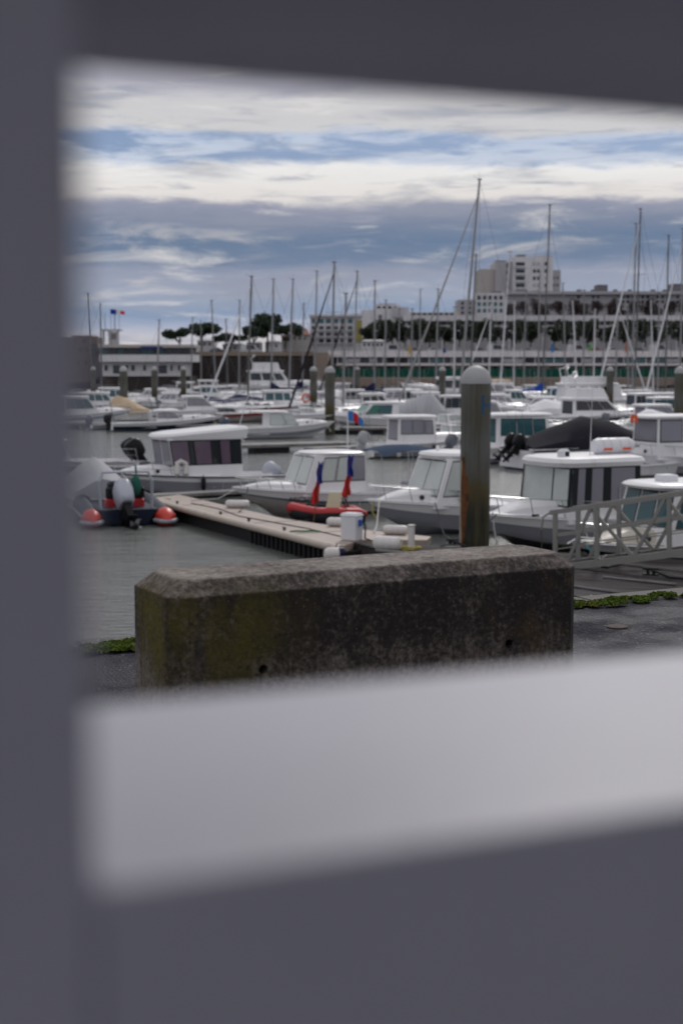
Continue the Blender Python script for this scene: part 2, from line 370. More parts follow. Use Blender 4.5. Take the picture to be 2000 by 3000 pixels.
def n_sep(t, c):
    s = t.nodes.new('ShaderNodeSeparateColor'); t.links.new(c, s.inputs[0]); return s.outputs[0]
M['block'] = make_block()
def make_pile(near):
    # galvanised steel, weed and rust towards the tide line
    m, t, n, b = nodes_mat('tidal_pile_' + ('near' if near else 'far')); L = t.links.new
    tcx = n('ShaderNodeTexCoord'); sx = n('ShaderNodeSeparateXYZ'); L(tcx.outputs['Object'], sx.inputs[0])
    def nz(sc, st):
        mp = n('ShaderNodeMapping'); mp.inputs['Scale'].default_value = st; L(tcx.outputs['Object'], mp.inputs[0])
        q = n('ShaderNodeTexNoise', i_Scale=sc, i_Detail=8.0, i_Roughness=.65); L(mp.outputs[0], q.inputs['Vector']); return q.outputs['Fac']
    a = n('ShaderNodeMath', operation='MULTIPLY_ADD'); L(nz(2.2, (1, 1, .6)), a.inputs[0]); a.inputs[1].default_value = 1.1; L(sx.outputs[2], a.inputs[2])
    mr = n('ShaderNodeMapRange'); L(a.outputs[0], mr.inputs[0]); mr.inputs[1].default_value = .4; mr.inputs[2].default_value = 5.2
    r = rampnode(t, [(0, (.012, .014, .008)), (.27, (.010, .012, .006)), (.34, (.035, .024, .010)), (.42, (.085, .064, .018)), (.49, (.10, .092, .08)), (.62, (.118, .12, .118)), (.8, (.085, .082, .068)), (1, (.12, .118, .11))]); L(mr.outputs[0], r.inputs[0])
    st = nz(3.0, (3, 3, .18)); m1 = n('ShaderNodeMapRange'); L(st, m1.inputs[0]); m1.inputs[1].default_value = .44; m1.inputs[2].default_value = .64; m1.inputs[4].default_value = .85
    mx = n('ShaderNodeMix', data_type='RGBA'); L(m1.outputs[0], mx.inputs[0]); L(r.outputs[0], mx.inputs[6]); mx.inputs[7].default_value = (.062, .055, .024, 1)
    L(mx.outputs[2], b.inputs['Base Color']); b.inputs['Roughness'].default_value = .6; b.inputs['Metallic'].default_value = .1
    bp = n('ShaderNodeBump', i_Strength=.4, i_Distance=.01); L(nz(14, (1, 1, 1)), bp.inputs['Height']); L(bp.outputs[0], b.inputs['Normal'])
    return m
M['pile'] = make_pile(True)
M['pile_cap'] = mat('grey_pile_cap', (.36, .36, .37), .55, .1, 4, col2=(.26, .25, .25), var2=(.55, .75))
M['pile_blue'] = mat('blue_paint_mark', (.012, .07, .16), .6, .25, 8)
M['pile_rust'] = mat('rust_scab', (.15, .05, .012), .85, .5, 7, col2=(.03, .012, .006), bump=.8, bscale=20)

M['wallpaint'] = mat('white_masonry_paint', (.485, .478, .545), .4, .10, 5, bump=.05, bscale=80, col2=(.40, .395, .445), var2=(.5, .75))
M['moss'] = mat('bright_moss', (.085, .135, .010), .9, .5, 14, col2=(.16, .145, .02), var2=(.52, .7))
M['grassm'] = mat('grass_tuft', (.06, .12, .015), .8, .3, 10)
M['coping'] = mat('damp_concrete_coping', (.10, .09, .085), .8, .25, 6, bump=.4, bscale=30, col2=(.08, .07, .065), var2=(.45, .65))
M['quaywall'] = mat('wet_quay_wall', (.09, .085, .08), .7, .3, 2, bump=.4, bscale=6)
# town
M['stone_dark'] = mat('dark_stone_quay', (.055, .045, .045), .9, .35, .35, bump=.5, bscale=1.2, col2=(.12, .095, .085), var2=(.52, .7), spec=.15)
M['stone_tan'] = mat('tan_stone', (.26, .20, .165), .9, .2, .3, col2=(.18, .14, .12), var2=(.5, .7))
M['render_white'] = mat('white_render', (.66, .64, .66), .8, .06, .25, col2=(.54, .52, .54), var2=(.55, .75))
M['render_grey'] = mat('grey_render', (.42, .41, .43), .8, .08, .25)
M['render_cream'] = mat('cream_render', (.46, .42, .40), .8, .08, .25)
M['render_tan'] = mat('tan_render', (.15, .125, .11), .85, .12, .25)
M['render_slate'] = mat('slate_render', (.16, .15, .17), .85, .12, .25)  # dark slate grey render, one base tone
M['yellow_panel'] = mat('mustard_panel', (.36, .30, .07), .7, .1, .5)
M['roof_tile'] = mat('terracotta_roof', (.22, .085, .055), .85, .2, 1.2)
M['winglass'] = mat('town_window_glass', (.035, .04, .055), .15, .3, .2)
M['winteal'] = mat('teal_window', (.03, .13, .15), .2, .3, .2)
M['shopfront'] = mat('dark_shopfront', (.022, .022, .03), .4, .4, .2, spec=.15)  # dark glazed shopfront colour
M['greenmesh'] = mat('green_windbreak', (.006, .075, .052), .8, .2, .3, spec=.15)
M['blueawn'] = mat('blue_awning', (.012, .02, .16), .7, .1, 1)
M['road'] = mat('town_road', (.07, .07, .075), .85, .15, .3)
M['bark'] = mat('bark', (.06, .045, .035), .9, .3, 3)
M['pine'] = mat('pine_needles', (.020, .042, .016), .8, .45, .8)
M['oak'] = mat('evergreen_leaves', (.028, .040, .018), .8, .45, .6)
M['bare'] = mat('bare_reddish_twigs', (.060, .034, .036), .9, .4, .5)
M['car_white'] = mat('white_car_paint', (.6, .6, .62), .3, .04, 1); M['car_dark'] = mat('dark_car_paint', (.03, .03, .035), .3, .1, 1)
M['car_red'] = mat('red_car_paint', (.3, .03, .03), .3, .1, 1); M['car_silver'] = mat('silver_car_paint', (.35, .35, .38), .3, .05, 1, metal=.4)

# ================================================================== SETTING
struct(MB().add([(-900, -40, 0), (900, -40, 0), (900, 305, 0), (-900, 305, 0)], [(0, 1, 2, 3)]).build('water', M['water']))
struct(MB().add([(-900, -40, -4), (900, -40, -4), (900, 330, -4), (-900, 330, -4)], [(0, 1, 2, 3)]).build('seabed', M['quaywall']))
# near quay -----------------------------------------------------------------
ZQ = HC - 1.35
A = W(217, 1880, ZQ); B_ = W(1683, 1752, ZQ); QD = (B_ - A); QD.z = 0; QD.normalize()
QN = Vector((QD.y, -QD.x, 0))                 # towards the camera side
QANG = math.atan2(QD.y, QD.x)
def Q(u, v, z=0.0): p = A + QD * u + QN * v; return (p.x, p.y, z)
struct(MB().prism([Q(-40, .26), Q(60, .26), Q(60, 60), Q(-40, 60)][::-1], ZQ - .3, ZQ).build('quay_pavement', M['asphalt']))
qw = struct(MB().prism([Q(-40, .07), Q(60, .07), Q(60, 60), Q(-40, 60)][::-1], -4, ZQ - .304).build('quay_wall', M['quaywall']))
q = MB()
for i in range(30):
    u = -12 + i * 1.5
    q = MB(); q.bevbox(0, 1.485, 0, .26, 0, .315 + random.uniform(-.006, .008), .015)
    o = q.build('coping_stone', M['coping'], qw, loc=Q(u, .26, ZQ - .30), rz=QANG)
# moss along the joint between coping and asphalt
def moss(u0, u1, nclump, hmax, seed, name):
    rnd = random.Random(seed); g = MB()
    for c in range(nclump):
        f = rnd.random() ** .75; u = u0 + (u1 - u0) * f
        cv = .27 + rnd.gauss(0, .045) - .02 * f; ru = rnd.uniform(.02, .10); rv = rnd.uniform(.02, .06) * (.6 + .6 * f); hh = hmax * rnd.uniform(.15, 1) * (.12 + .88 * f ** 3)
        for i in range(int(900 * ru * (rv + .03) / .01)):
            a = rnd.uniform(0, 6.28); q = math.sqrt(rnd.random()); du, dv = ru * q * math.cos(a), rv * q * math.sin(a)
            z = hh * (1 - q * q) * rnd.uniform(.55, 1.05) + rnd.uniform(0, .008)
            p = Vector(Q(u + du, cv + dv, ZQ + .012 + z)); sz = rnd.choice((.005, .007, .010, .014))
            d = Vector((rnd.gauss(0, 1), rnd.gauss(0, 1), rnd.gauss(0, .7))).normalized() * sz; e = d.cross(Vector((rnd.gauss(0, 1), rnd.gauss(0, 1), rnd.gauss(0, 1)))).normalized() * sz * .7
            g.add([p - d, p - e, p + d, p + e], [(0, 1, 2, 3)])
    o = g.build(name, M['moss']); o['kind'] = 'stuff'; return o
tag(moss(2.4, 6.4, 150, .15, 2, 'moss_strip'), 'bright green moss growing along the quay edge', 'moss')
tag(moss(-.15, .62, 60, .07, 5, 'moss_patch'), 'small moss clump beside the left end of the concrete block', 'moss')
rnd = random.Random(11)
ch = MB()
for i in range(70):
    u = rnd.uniform(-1.5, 6.5); v = rnd.uniform(.03, .22); s = rnd.uniform(.006, .02); a = rnd.uniform(0, 6)
    p = Q(u, v, ZQ + .017)
    ch.add([(p[0] + s * math.cos(a), p[1] + s * math.sin(a), p[2]), (p[0] + s * math.cos(a + 2), p[1] + s * .6 * math.sin(a + 2), p[2] + .006), (p[0] + s * math.cos(a + 4), p[1] + s * .6 * math.sin(a + 4), p[2] + .002)], [(0, 1, 2)])
o = ch.build('shell_fragments', M['pont_grey']); o['kind'] = 'stuff'; tag(o, 'pale shell fragments scattered on the quay coping', 'shells')
# small iron cover in the asphalt
mh = thing('drain_cover', 'small round rusty cover set in the asphalt right of the block', 'cover', W(1806, 1838, ZQ))
MB().lathe([(.052, -.02), (.056, .006), (.046, .009)], n=20).build('rim', M['rust'], mh); MB().lathe([(.043, -.01), (.043, .006), (.02, .007)], n=18).build('lid', M['iron'], mh)

# concrete barrier block ------------------------------------------------------
K1 = W(500, 1760, ZQ + .54); K2 = W(1706, 1663, ZQ + .54)
bang = math.atan2(K2.y - K1.y, K2.x - K1.x); BL = (K2 - K1).length
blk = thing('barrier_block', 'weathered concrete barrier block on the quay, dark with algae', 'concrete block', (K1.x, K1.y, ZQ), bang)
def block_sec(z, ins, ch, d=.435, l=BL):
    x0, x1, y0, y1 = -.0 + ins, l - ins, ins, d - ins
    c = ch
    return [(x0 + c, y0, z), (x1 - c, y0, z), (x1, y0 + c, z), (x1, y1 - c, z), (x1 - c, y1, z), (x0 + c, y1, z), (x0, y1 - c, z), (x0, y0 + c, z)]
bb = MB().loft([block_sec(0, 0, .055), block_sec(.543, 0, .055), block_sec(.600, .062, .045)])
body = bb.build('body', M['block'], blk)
cut = MB()
hole_px = [(772, 1962), (1490, 1886)]
Rz = Matrix.Rotation(-bang, 3, 'Z')
hp = []
for (px, py) in hole_px:
    d = Rz @ ray(px, py); o0 = Rz @ (Vector((0, 0, HC)) - Vector((K1.x, K1.y, ZQ))); tt = -o0.y / d.y
    h = o0 + d * tt; hp.append(h); cut.tube([(h.x, -.05, h.z), (h.x, .12, h.z)], .018, 20)
# local relief: rounded worn edges and hole recesses
cutter = cut.build('cutter_tmp', M['block'], blk)
bm_ = body.modifiers.new('bevel', 'BEVEL'); bm_.width = .0045; bm_.segments = 3; bm_.limit_method = 'ANGLE'; bm_.angle_limit = R(20)
bo = body.modifiers.new('holes', 'BOOLEAN'); bo.operation = 'DIFFERENCE'; bo.object = cutter; bo.solver = 'EXACT'
bpy.context.view_layer.update()
dg = bpy.context.evaluated_depsgraph_get(); me = bpy.data.meshes.new_from_object(body.evaluated_get(dg))
body.modifiers.clear(); body.data = me
bpy.data.objects.remove(cutter)
for h in hp:
    MB().tube([(h.x, .06, h.z), (h.x, .1, h.z)], .0175, 16).build('hole_bottom', M['black'], blk)
MB().box(.070, .074, -.0015, .02, .03, .52).build('mould_seam', M['block'], blk)

# white masonry wall with a window-like opening, right in front of the lens -----------
HS = .16
s1 = W(293, 2615, HC - HS); s2 = W(2000, 2372, HC - HS)
wd = (s2 - s1); wd.z = 0; wd.normalize(); wn = Vector((-wd.y, wd.x, 0)); wang = math.atan2(wd.y, wd.x)
f1 = W(242, 2066, HC - HS); DEP = (f1 - s1).dot(wn)
top = at(1000, 228, 1.0); fmid = f1 + wd * .35
tz = []
for (px, py) in ((204, 153), (2000, 306)):
    d = ray(px, py); d2 = Vector((d.x, d.y, 0)); base = f1 - Vector((0, 0, f1.z)); t_ = base.dot(wn) / d2.dot(wn); tz.append(HC + d.z * t_)
ZT = sum(tz) / 2 - .007
wl = thing('pierced_wall', 'white painted masonry wall with the opening the harbour is seen through', 'wall', (s1.x, s1.y, ZQ), wang)
OW = 1.05; zs = HC - HS - ZQ; zt = ZT - ZQ
def rbox(x0, x1, z0, z1, y0=0.0, y1=DEP, b=.006): return MB().bevbox(x0, x1, y0, y1, z0, z1, b)
rbox(-.0007, OW - .0003, .002, zs, b=.003).build('parapet', M['wallpaint'], wl)
rbox(-.0007, OW - .0003, zt, zt + .42, b=.003).build('lintel', M['wallpaint'], wl)
rbox(-.62, -.0010, .002, zt + .42, b=.003).build('pier', M['wallpaint'], wl); rbox(OW, OW + .62, .002, zt + .42, b=.003).build('pier', M['wallpaint'], wl)

# unseen back wall and roof, added around the lens to shade near wall faces
MB().bevbox(-.62, OW + .62, -1.75, -1.55, .002, zt + .42, .006).build('added_shade_wall', M['wallpaint'], wl)
MB().bevbox(-.75, OW + .75, -1.0, DEP + .12, zt + .423, zt + .56, .01).build('added_shade_roof', M['wallpaint'], wl)

# main pontoon ------------------------------------------------------------------
ZD = .55
pon = thing('pontoon', 'long beige pontoon with rounded edge strip running from left to the gangway', 'pontoon')
poly = [W(*p, ZD) for p in ((440, 1459), (525, 1449), (830, 1519), (1020, 1547), (1262, 1572), (1250, 1582), (1062, 1581), (1003, 1600))]
MB().prism([(p.x, p.y) for p in poly][::-1], ZD - .16, ZD).build('deck', M['deck'], pon)
e0, e1 = poly[0], poly[7]
ed = (e1 - e0).normalized(); en = Vector((ed.y, -ed.x, 0))
if en.x > 0: en = -en
MB().tube([e0 + Vector((0, 0, -.08)) + en * .03, e1 + Vector((0, 0, -.08)) + en * .03], .105, 12).build('edge_strip', M['deck_edge'], pon, smooth=True)
def P(t, off, z): p = e0.lerp(e1, t) - en * off; return (p.x, p.y, z)
MB().hexa([P(.02, .10, -.3), P(.99, .10, -.3), P(.99, 1.3, -.3), P(.02, 1.3, -.3), P(.02, .10, ZD - .165), P(.99, .10, ZD - .165), P(.99, 1.3, ZD - .165), P(.02, 1.3, ZD - .165)]).build('float', M['float'], pon)
rib = None
for i in range(20):
    t = .60 + i * .0204; a = P(t, .03, 0)
    if rib is None: rib = MB().bevbox(-.055, .055, -.05, .07, -.25, ZD - .17, .02).build('rib', M['float'], pon, loc=a, rz=math.atan2(ed.y, ed.x))
    else: inst(rib, 'rib', pon, a, math.atan2(ed.y, ed.x))
for t in (.16, .42, .57, .74):
    p = P(t, .12, ZD + .002); MB().tube([(-.10, 0, .07), (.10, 0, .07)], .018, 6).box(-.05, -.02, -.015, .015, 0, .07).box(.02, .05, -.015, .015, 0, .07).build('cleat', M['iron'], pon, loc=p, rz=math.atan2(ed.y, ed.x))
for t in (.2, .4, .6, .8):
    a_, b_ = P(t, .06, 0), P(t, 2.2 if t > .5 else 1.2, 0); d_ = Vector(b_) - Vector(a_); MB().box(0, d_.length * .8, -.015, .015, ZD + .001, ZD + .006).build('joint_strip', M['iron'], pon, loc=(a_[0], a_[1], 0), rz=math.atan2(d_.y, d_.x))
# access platform of wet planks ---------------------------------------------------
plat = thing('plank_platform', 'dark wet plank platform under the gangway behind the block', 'platform')
o0 = W(1030, 1588, ZD); pdir = Vector((math.cos(R(-24)), math.sin(R(-24)), 0)); pang = R(-24)
sdir = ed.copy()
pl = [MB().bevbox(0, 11.5, -.0675, .0675, -.05, 0, .006).build('plank', M['plank'], plat), None]
pl[0].location = (o0.x, o0.y, ZD)
pl[1] = MB().bevbox(0, 11.5, -.0675, .0675, -.05, 0, .006).build('plank', M['plank2'], plat)
for i in range(1, 42):
    p = o0 + sdir * (.236 * i)
    loc = (p.x, p.y, ZD + random.uniform(-.006, .004))
    if i == 1: pl[1].location = loc
    else: inst(pl[random.choice((0, 0, 1))], 'plank', plat, loc, 0)
for o in plat.children: o.rotation_euler.z = pang
p0 = o0 + sdir * -.1; p1 = o0 + sdir * 9.8
MB().hexa([*(tuple(v) for v in (p0 + Vector((0, 0, -.26)), p1 + Vector((0, 0, -.26)), p1 + pdir * .08 + Vector((0, 0, -.26)), p0 + pdir * .08 + Vector((0, 0, -.26)),
          p0 + Vector((0, 0, -.055)), p1 + Vector((0, 0, -.055)), p1 + pdir * .08 + Vector((0, 0, -.055)), p0 + pdir * .08 + Vector((0, 0, -.055))))]).build('fascia', M['plank2'], plat)
pp = [p0 + pdir * .12, p1 + pdir * .12, p1 + pdir * 11, p0 + pdir * 11]
MB().prism([(p.x, p.y) for p in pp], -.3, ZD - .06).build('float', M['float'], plat)
for (a, b) in (((1330, 1632), (1100, 1612)), ((1660, 1714), (1830, 1738)), ((1765, 1690), (1980, 1712))):
    pa, pb = W(*a, ZD + .03), W(*b, ZD + .03)
    MB().tube([pa, pb], .03, 5).build('guide_rail', M['pont_grey'], plat)
# finger pontoon between the two nearest cabin boats
fp = thing('finger_pontoon', 'narrow finger pontoon between the mauve-windowed boat and the flag boat', 'pontoon', W(600, 1440, .45), R(33))
MB().bevbox(-3.6, 3.4, -.35, .35, -.13, 0, .02).build('deck', M['pont_grey'], fp); MB().bevbox(-3.3, -2.2, -.3, .3, -.7, -.135, .03).build('float', M['float'], fp); MB().bevbox(2, 3.2, -.3, .3, -.7, -.135, .03).build('float', M['float'], fp)
# gangway ----------------------------------------------------------------------------
gw = thing('gangway', 'weathered aluminium truss gangway sloping up towards the right edge', 'gangway')
GB0, GB1 = at(1612, 1672, 30.3), at(2190, 1600, 27.9); GT0, GT1 = at(1612, 1502, 30.3), at(2190, 1418, 27.9)
gdir = (GB1 - GB0).normalized(); gn = Vector((-gdir.y, gdir.x, 0)).normalized()
def gp(t, h, side=0):  # t along, h 0..1 up, side 0 near 1 far
    return GB0.lerp(GB1, t).lerp(GT0.lerp(GT1, t), h) + gn * (1.15 * side)
def beam(a, b, w=.05, h=.05):
    a, b = Vector(a), Vector(b); d = (b - a).normalized(); s_ = gn.copy(); u = s_.cross(d).normalized()
    m = MB(); q = []
    for p in (a, b): q.append([p - s_ * w / 2 - u * h / 2, p + s_ * w / 2 - u * h / 2, p + s_ * w / 2 + u * h / 2, p - s_ * w / 2 + u * h / 2])
    return m.loft(q)
for sd_ in (0, 1):
    beam(gp(0, .03, sd_), gp(1, .03, sd_), .08, .15).build('bottom_chord', M['alu'], gw); beam(gp(0, 1, sd_), gp(1, 1, sd_), .085, .10).build('top_chord', M['alu'], gw)
    beam(gp(.02, .60, sd_), gp(1, .60, sd_), .04, .07).build('mid_rail', M['alu'], gw)
    beam(gp(.02, .36, sd_), gp(1, .36, sd_), .025, .025).build('hand_rail', M['alu'], gw)
    for t in (.025, .25, .62): beam(gp(t, .06, sd_), gp(t, .97, sd_), .07, .09).build('post', M['alu'], gw)
    zig = [(.085, .05), (.215, .97), (.44, .05), (.60, .97), (.80, .05), (.97, .97)]
    for i in range(5):
        off = gn * (.012 if i % 2 else -.012)
        beam(gp(*zig[i], sd_) + off, gp(*zig[i + 1], sd_) + off, .05, .07).build('brace', M['alu'], gw)
for i in range(26):
    t = .02 + i * .039; a = gp(t, .07, 0); b = gp(t, .07, 1); beam(a + gn * .05, b - gn * .05, .15, .03).build('tread', M['alu'], gw)
gl = gp(.0, 1) - gdir * .02
MB().tube([gl, gl - gdir * .16 + Vector((0, 0, -.07)), gl - gdir * .2 + Vector((0, 0, -.35)), gl - gdir * .17 + Vector((0, 0, -1.15))], .022, 8).build('end_loop', M['alu'], gw, smooth=True)
c_ = gp(.23, .9); MB().tube([c_, gp(.245, .2), gp(.27, .08), gp(.3, .15)], .02, 8).build('hanging_hose', M['rope_w'], gw, smooth=True)
gl = gp(.26, -.05, .5); MB().bevbox(-.09, .09, -.3, .3, -.62, 0, .02).build('roller_support', M['iron'], gw, loc=gl, rz=math.atan2(gdir.y, gdir.x))

# piles --------------------------------------------------------------------------------
def pile(px, d, label, near=False):
    r = .36; Pw = at(px, HY, d); Pw.z = 0
    o = thing('mooring_pile', label, 'pile', Pw, 0, None if near else 'domed mooring piles')
    n = 32 if near else 16
    MB().lathe([(r, -2), (r, 0), (r, 2), (r, 4.41)], n=n).build('shaft', M['pile'], o, smooth=True)
    prof = [(r * 1.045, 4.40), (r * 1.045, 4.44)] + [(r * 1.045 * math.cos(a), 4.44 + r * 1.1 * math.sin(a)) for a in [R(x) for x in (12, 25, 38, 50, 62, 73, 82, 87)]]
    MB().lathe(prof, n=n).build('cap', M['pile_cap'], o, smooth=True)
    return o
np_ = pile(1394, 34.2, 'large near mooring pile with rust scab and blue painted mark', True)
# blue painted H mark, flat on the curved steel
def curved_patch(a0, a1, z0, z1, r=.3625, k=5):
    m = MB(); vs = []
    for i in range(k + 1):
        a = a0 + (a1 - a0) * i / k
        vs += [(r * math.cos(a), r * math.sin(a), z0), (r * math.cos(a), r * math.sin(a), z1)]
    return m.add(vs, [(2 * i, 2 * i + 2, 2 * i + 3, 2 * i + 1) for i in range(k)])
H = MB()
for q in ((R(287), R(299), 3.68, 4.13), (R(299), R(332), 3.86, 3.93), (R(332), R(345), 3.68, 4.13)):
    c = curved_patch(*q); H.add(c.v, c.f)
H.build('blue_mark', M['pile_blue'], np_)
# rust scab down the left flank: ragged crust standing proud
sc = MB(); secs = []; rr = random.Random(4)
for i in range(15):
    z = .35 + i * .165; w_ = .06 + .13 * math.exp(-((z - 1.75) / .55) ** 2) + rr.uniform(-.015, .015) ; a = R(214) + rr.uniform(-.04, .04)
    if z > 2.3: w_ *= .45
    if z < .9: w_ *= .8
    secs.append([((.352 + (.035 if k in (1, 2) else 0)) * math.cos(a + (k - 1.5) * w_ * 2.2), (.352 + (.035 if k in (1, 2) else 0)) * math.sin(a + (k - 1.5) * w_ * 2.2), z) for k in range(4)])
sc.loft(secs).build('rust_scab', M['pile_rust'], np_)
MB().bevbox(-.03, .03, -.03, .03, .1, 2.55, .008).build('anode_strip', M['deck_edge'], np_, loc=(-.345, -.12, 0))
for (px, d, lb) in ((966, 101, 'domed pile standing in the fairway behind the flag boat'), (918, 138, 'pale pile just left of the fairway pile'), (272, 190, 'leftmost pile in front of the harbour office'),
                    (362, 128, 'thick dark pile in front of the harbour office'), (452, 170, 'pile in front of the office, third from the left'), (537, 190, 'pile at the right end of the harbour office'),
                    (1046, 200, 'thin far pile in front of the green windbreak'), (1295, 148, 'pile beside the white high bow, left of the large near pile'), (1786, 145, 'pile standing against the white trawler superstructure'), (1992, 88, 'thick pile at the right edge of view')):
    pile(px, d, lb)

# ================================================================== BOATS
def hull_fn(L, B, Fs, Fb, flare=.8, draft=.22, transom=.9, bowpow=2.2):
    def w(t):
        return transom + (1 - transom) * math.sin(min(t / .4, 1) * math.pi / 2) if t < .4 else max(1 - ((t - .4) / .6) ** bowpow, .012)
    def g(t): return Vector((L * t, B / 2 * w(t), Fs + (Fb - Fs) * t ** 2))
    def sec(t):
        p = g(t); b = p.y; q = t ** 3
        bc = b * flare * (1 - .35 * q); zc = .10 + .45 * Fb * max(0, (t - .5) / .5) ** 2
        zk = -draft + (.62 * Fb + draft) * max(0, (t - .70) / .30) ** 2
        xc = L * t * (1 - .07 * q); xk = L * t * (1 - .11 * q)
        mid = lambda f: ((xc + (p.x - xc) * f), bc + (b - bc) * (f ** 1.25), zc + (p.z - zc) * f)
        return [p, mid(.66), mid(.33), (xc, bc, zc), (xk, 0, min(zk, zc - .01))]
    return g, sec
TS = [0, .1, .2, .3, .4, .5, .6, .7, .78, .85, .91, .955, .985, 1.0]
def mir(s): return [tuple(p) for p in s] + [(p[0], -p[1], p[2]) for p in s[-2::-1]]
def add_hull(root, L, B, Fs, Fb, hm, tc=.45, stripe=None, deckm=None, rub=None, floor=.28, boot=None, **k):
    g, sec = hull_fn(L, B, Fs, Fb, **k)
    m = MB(); m.loft([mir(sec(t)) for t in TS], closed=False)
    n = len(mir(sec(0))); m.f.append(tuple(range(n)))
    m.build('hull', hm, root, smooth=True)
    dm = deckm or M['gel']
    d = MB(); ts = [t for t in TS if t > tc + .02]; ts = [tc] + ts
    secs = []
    for t in ts:
        p = g(t); e = max(p.y - .02, .003); secs.append([(p.x, e, p.z + .012), (p.x, e * .5, p.z + .05 * min(1, e * 2)), (p.x, 0, p.z + .06 * min(1, e * 2)), (p.x, -e * .5, p.z + .05 * min(1, e * 2)), (p.x, -e, p.z + .012)])
    d.loft(secs, closed=False)
    p = g(tc); d.add([(p.x, p.y - .02, p.z + .012), (p.x, -p.y + .02, p.z + .012), (p.x, -p.y + .02, floor), (p.x, p.y - .02, floor)], [(0, 1, 2, 3)])
    ts2 = [t for t in TS if t < tc - .02] + [tc]
    for sg in (1, -1):
        s2 = []
        for t in ts2:
            p = g(t); s2.append([(p.x, sg * (p.y - .01), p.z + .012), (p.x, sg * (p.y - .16), p.z + .016), (p.x, sg * (p.y - .18), floor)])
        d.loft(s2, closed=False)
    f2 = [[(g(t).x, g(t).y - .18, floor), (g(t).x, -g(t).y + .18, floor)] for t in ts2]; d.loft(f2, closed=False)
    p = g(0); d.hexa([(0, -p.y + .02, .1), (.14, -p.y + .02, .1), (.14, p.y - .02, .1), (0, p.y - .02, .1), (-.01, -p.y + .02, p.z - .06), (.14, -p.y + .02, p.z - .06), (.14, p.y - .02, p.z - .06), (-.01, p.y - .02, p.z - .06)])
    d.build('deck', dm, root)
    r = MB()
    for sg in (1, -1): r.tube([(g(t).x, sg * (g(t).y + .004), g(t).z - .03) for t in TS], .028, 6)
    r.build('rub_rail', rub or M['gel'], root, smooth=True)
    if stripe:
        s_ = MB(); f0, f1_ = stripe[1], stripe[2]
        for sg in (1, -1):
            q = []
            for t in TS:
                p = sec(t); xc, bc, zc = p[3]; a = p[0]
                pt = lambda f: (xc + (a[0] - xc) * f, sg * (bc + (a[1] - bc) * f ** 1.25 + .008), zc + (a[2] - zc) * f)
                q.append([pt(f0), pt((f0 + f1_) / 2), pt(f1_)])
            s_.loft(q, closed=False)
        s_.build('hull_stripe', stripe[0], root)
    if boot:
        s_ = MB()
        for sg in (1, -1):
            q = []
            for t in TS[:-2]:
                p = sec(t); xc, bc, zc = p[3]; q.append([(xc, sg * (bc + .01), zc + .05), (xc, sg * (bc + .012), zc - .005), (p[4][0], sg * .01, p[4][2] - .008)])
            s_.loft(q, closed=False)
        s_.build('boot_top', boot, root)
    return g
def faces_of(x0, x1, z0, z1, w0, w1, ra, rf):
    b = [(x0, -w0 / 2, z0), (x1, -w0 / 2, z0), (x1, w0 / 2, z0), (x0, w0 / 2, z0)]; t = [(x0 + ra, -w1 / 2, z1), (x1 - rf, -w1 / 2, z1), (x1 - rf, w1 / 2, z1), (x0 + ra, w1 / 2, z1)]
    V_ = lambda q: [Vector(p) for p in q]
    return {'R': V_([b[0], b[1], t[1], t[0]]), 'F': V_([b[1], b[2], t[2], t[1]]), 'L': V_([b[2], b[3], t[3], t[2]]), 'A': V_([b[3], b[0], t[0], t[3]])}, b, t
def pane(face, u0, u1, v0, v1, th=.02, out=.008, skew=0.0):
    a, b, c, d = face; n = (b - a).cross(d - a).normalized()
    def pt(u, v): return a.lerp(b, u).lerp(d.lerp(c, u), v)
    q = [pt(u0, v0), pt(u1, v0), pt(u1 + skew, v1), pt(u0 + skew, v1)]
    return MB().hexa([p - n * (th - out) for p in q] + [p + n * out for p in q])
def add_roof(root, x0, x1, z, w, th, mt, name='roof', nose=.25, camber=.05):
    secs = []
    for zz, ins in ((z, .05), (z + th * .45, 0), (z + th * .85, .05), (z + th, .22)):
        X0, X1, wy = x0 + ins, x1 - ins * 1.2, w / 2 - ins; c = min(.22, wy * .5); cn = min(nose + .12, wy * .9)
        secs.append([(X0 + c, -wy, zz), (X1 - cn * 1.3, -wy, zz), (X1 - cn * .35, -wy * .72, zz), (X1, -wy * .3, zz), (X1, wy * .3, zz), (X1 - cn * .35, wy * .72, zz), (X1 - cn * 1.3, wy, zz), (X0 + c, wy, zz), (X0, wy - c, zz), (X0, -wy + c, zz)])
    return MB().loft(secs).build(name, mt, root, smooth=True)
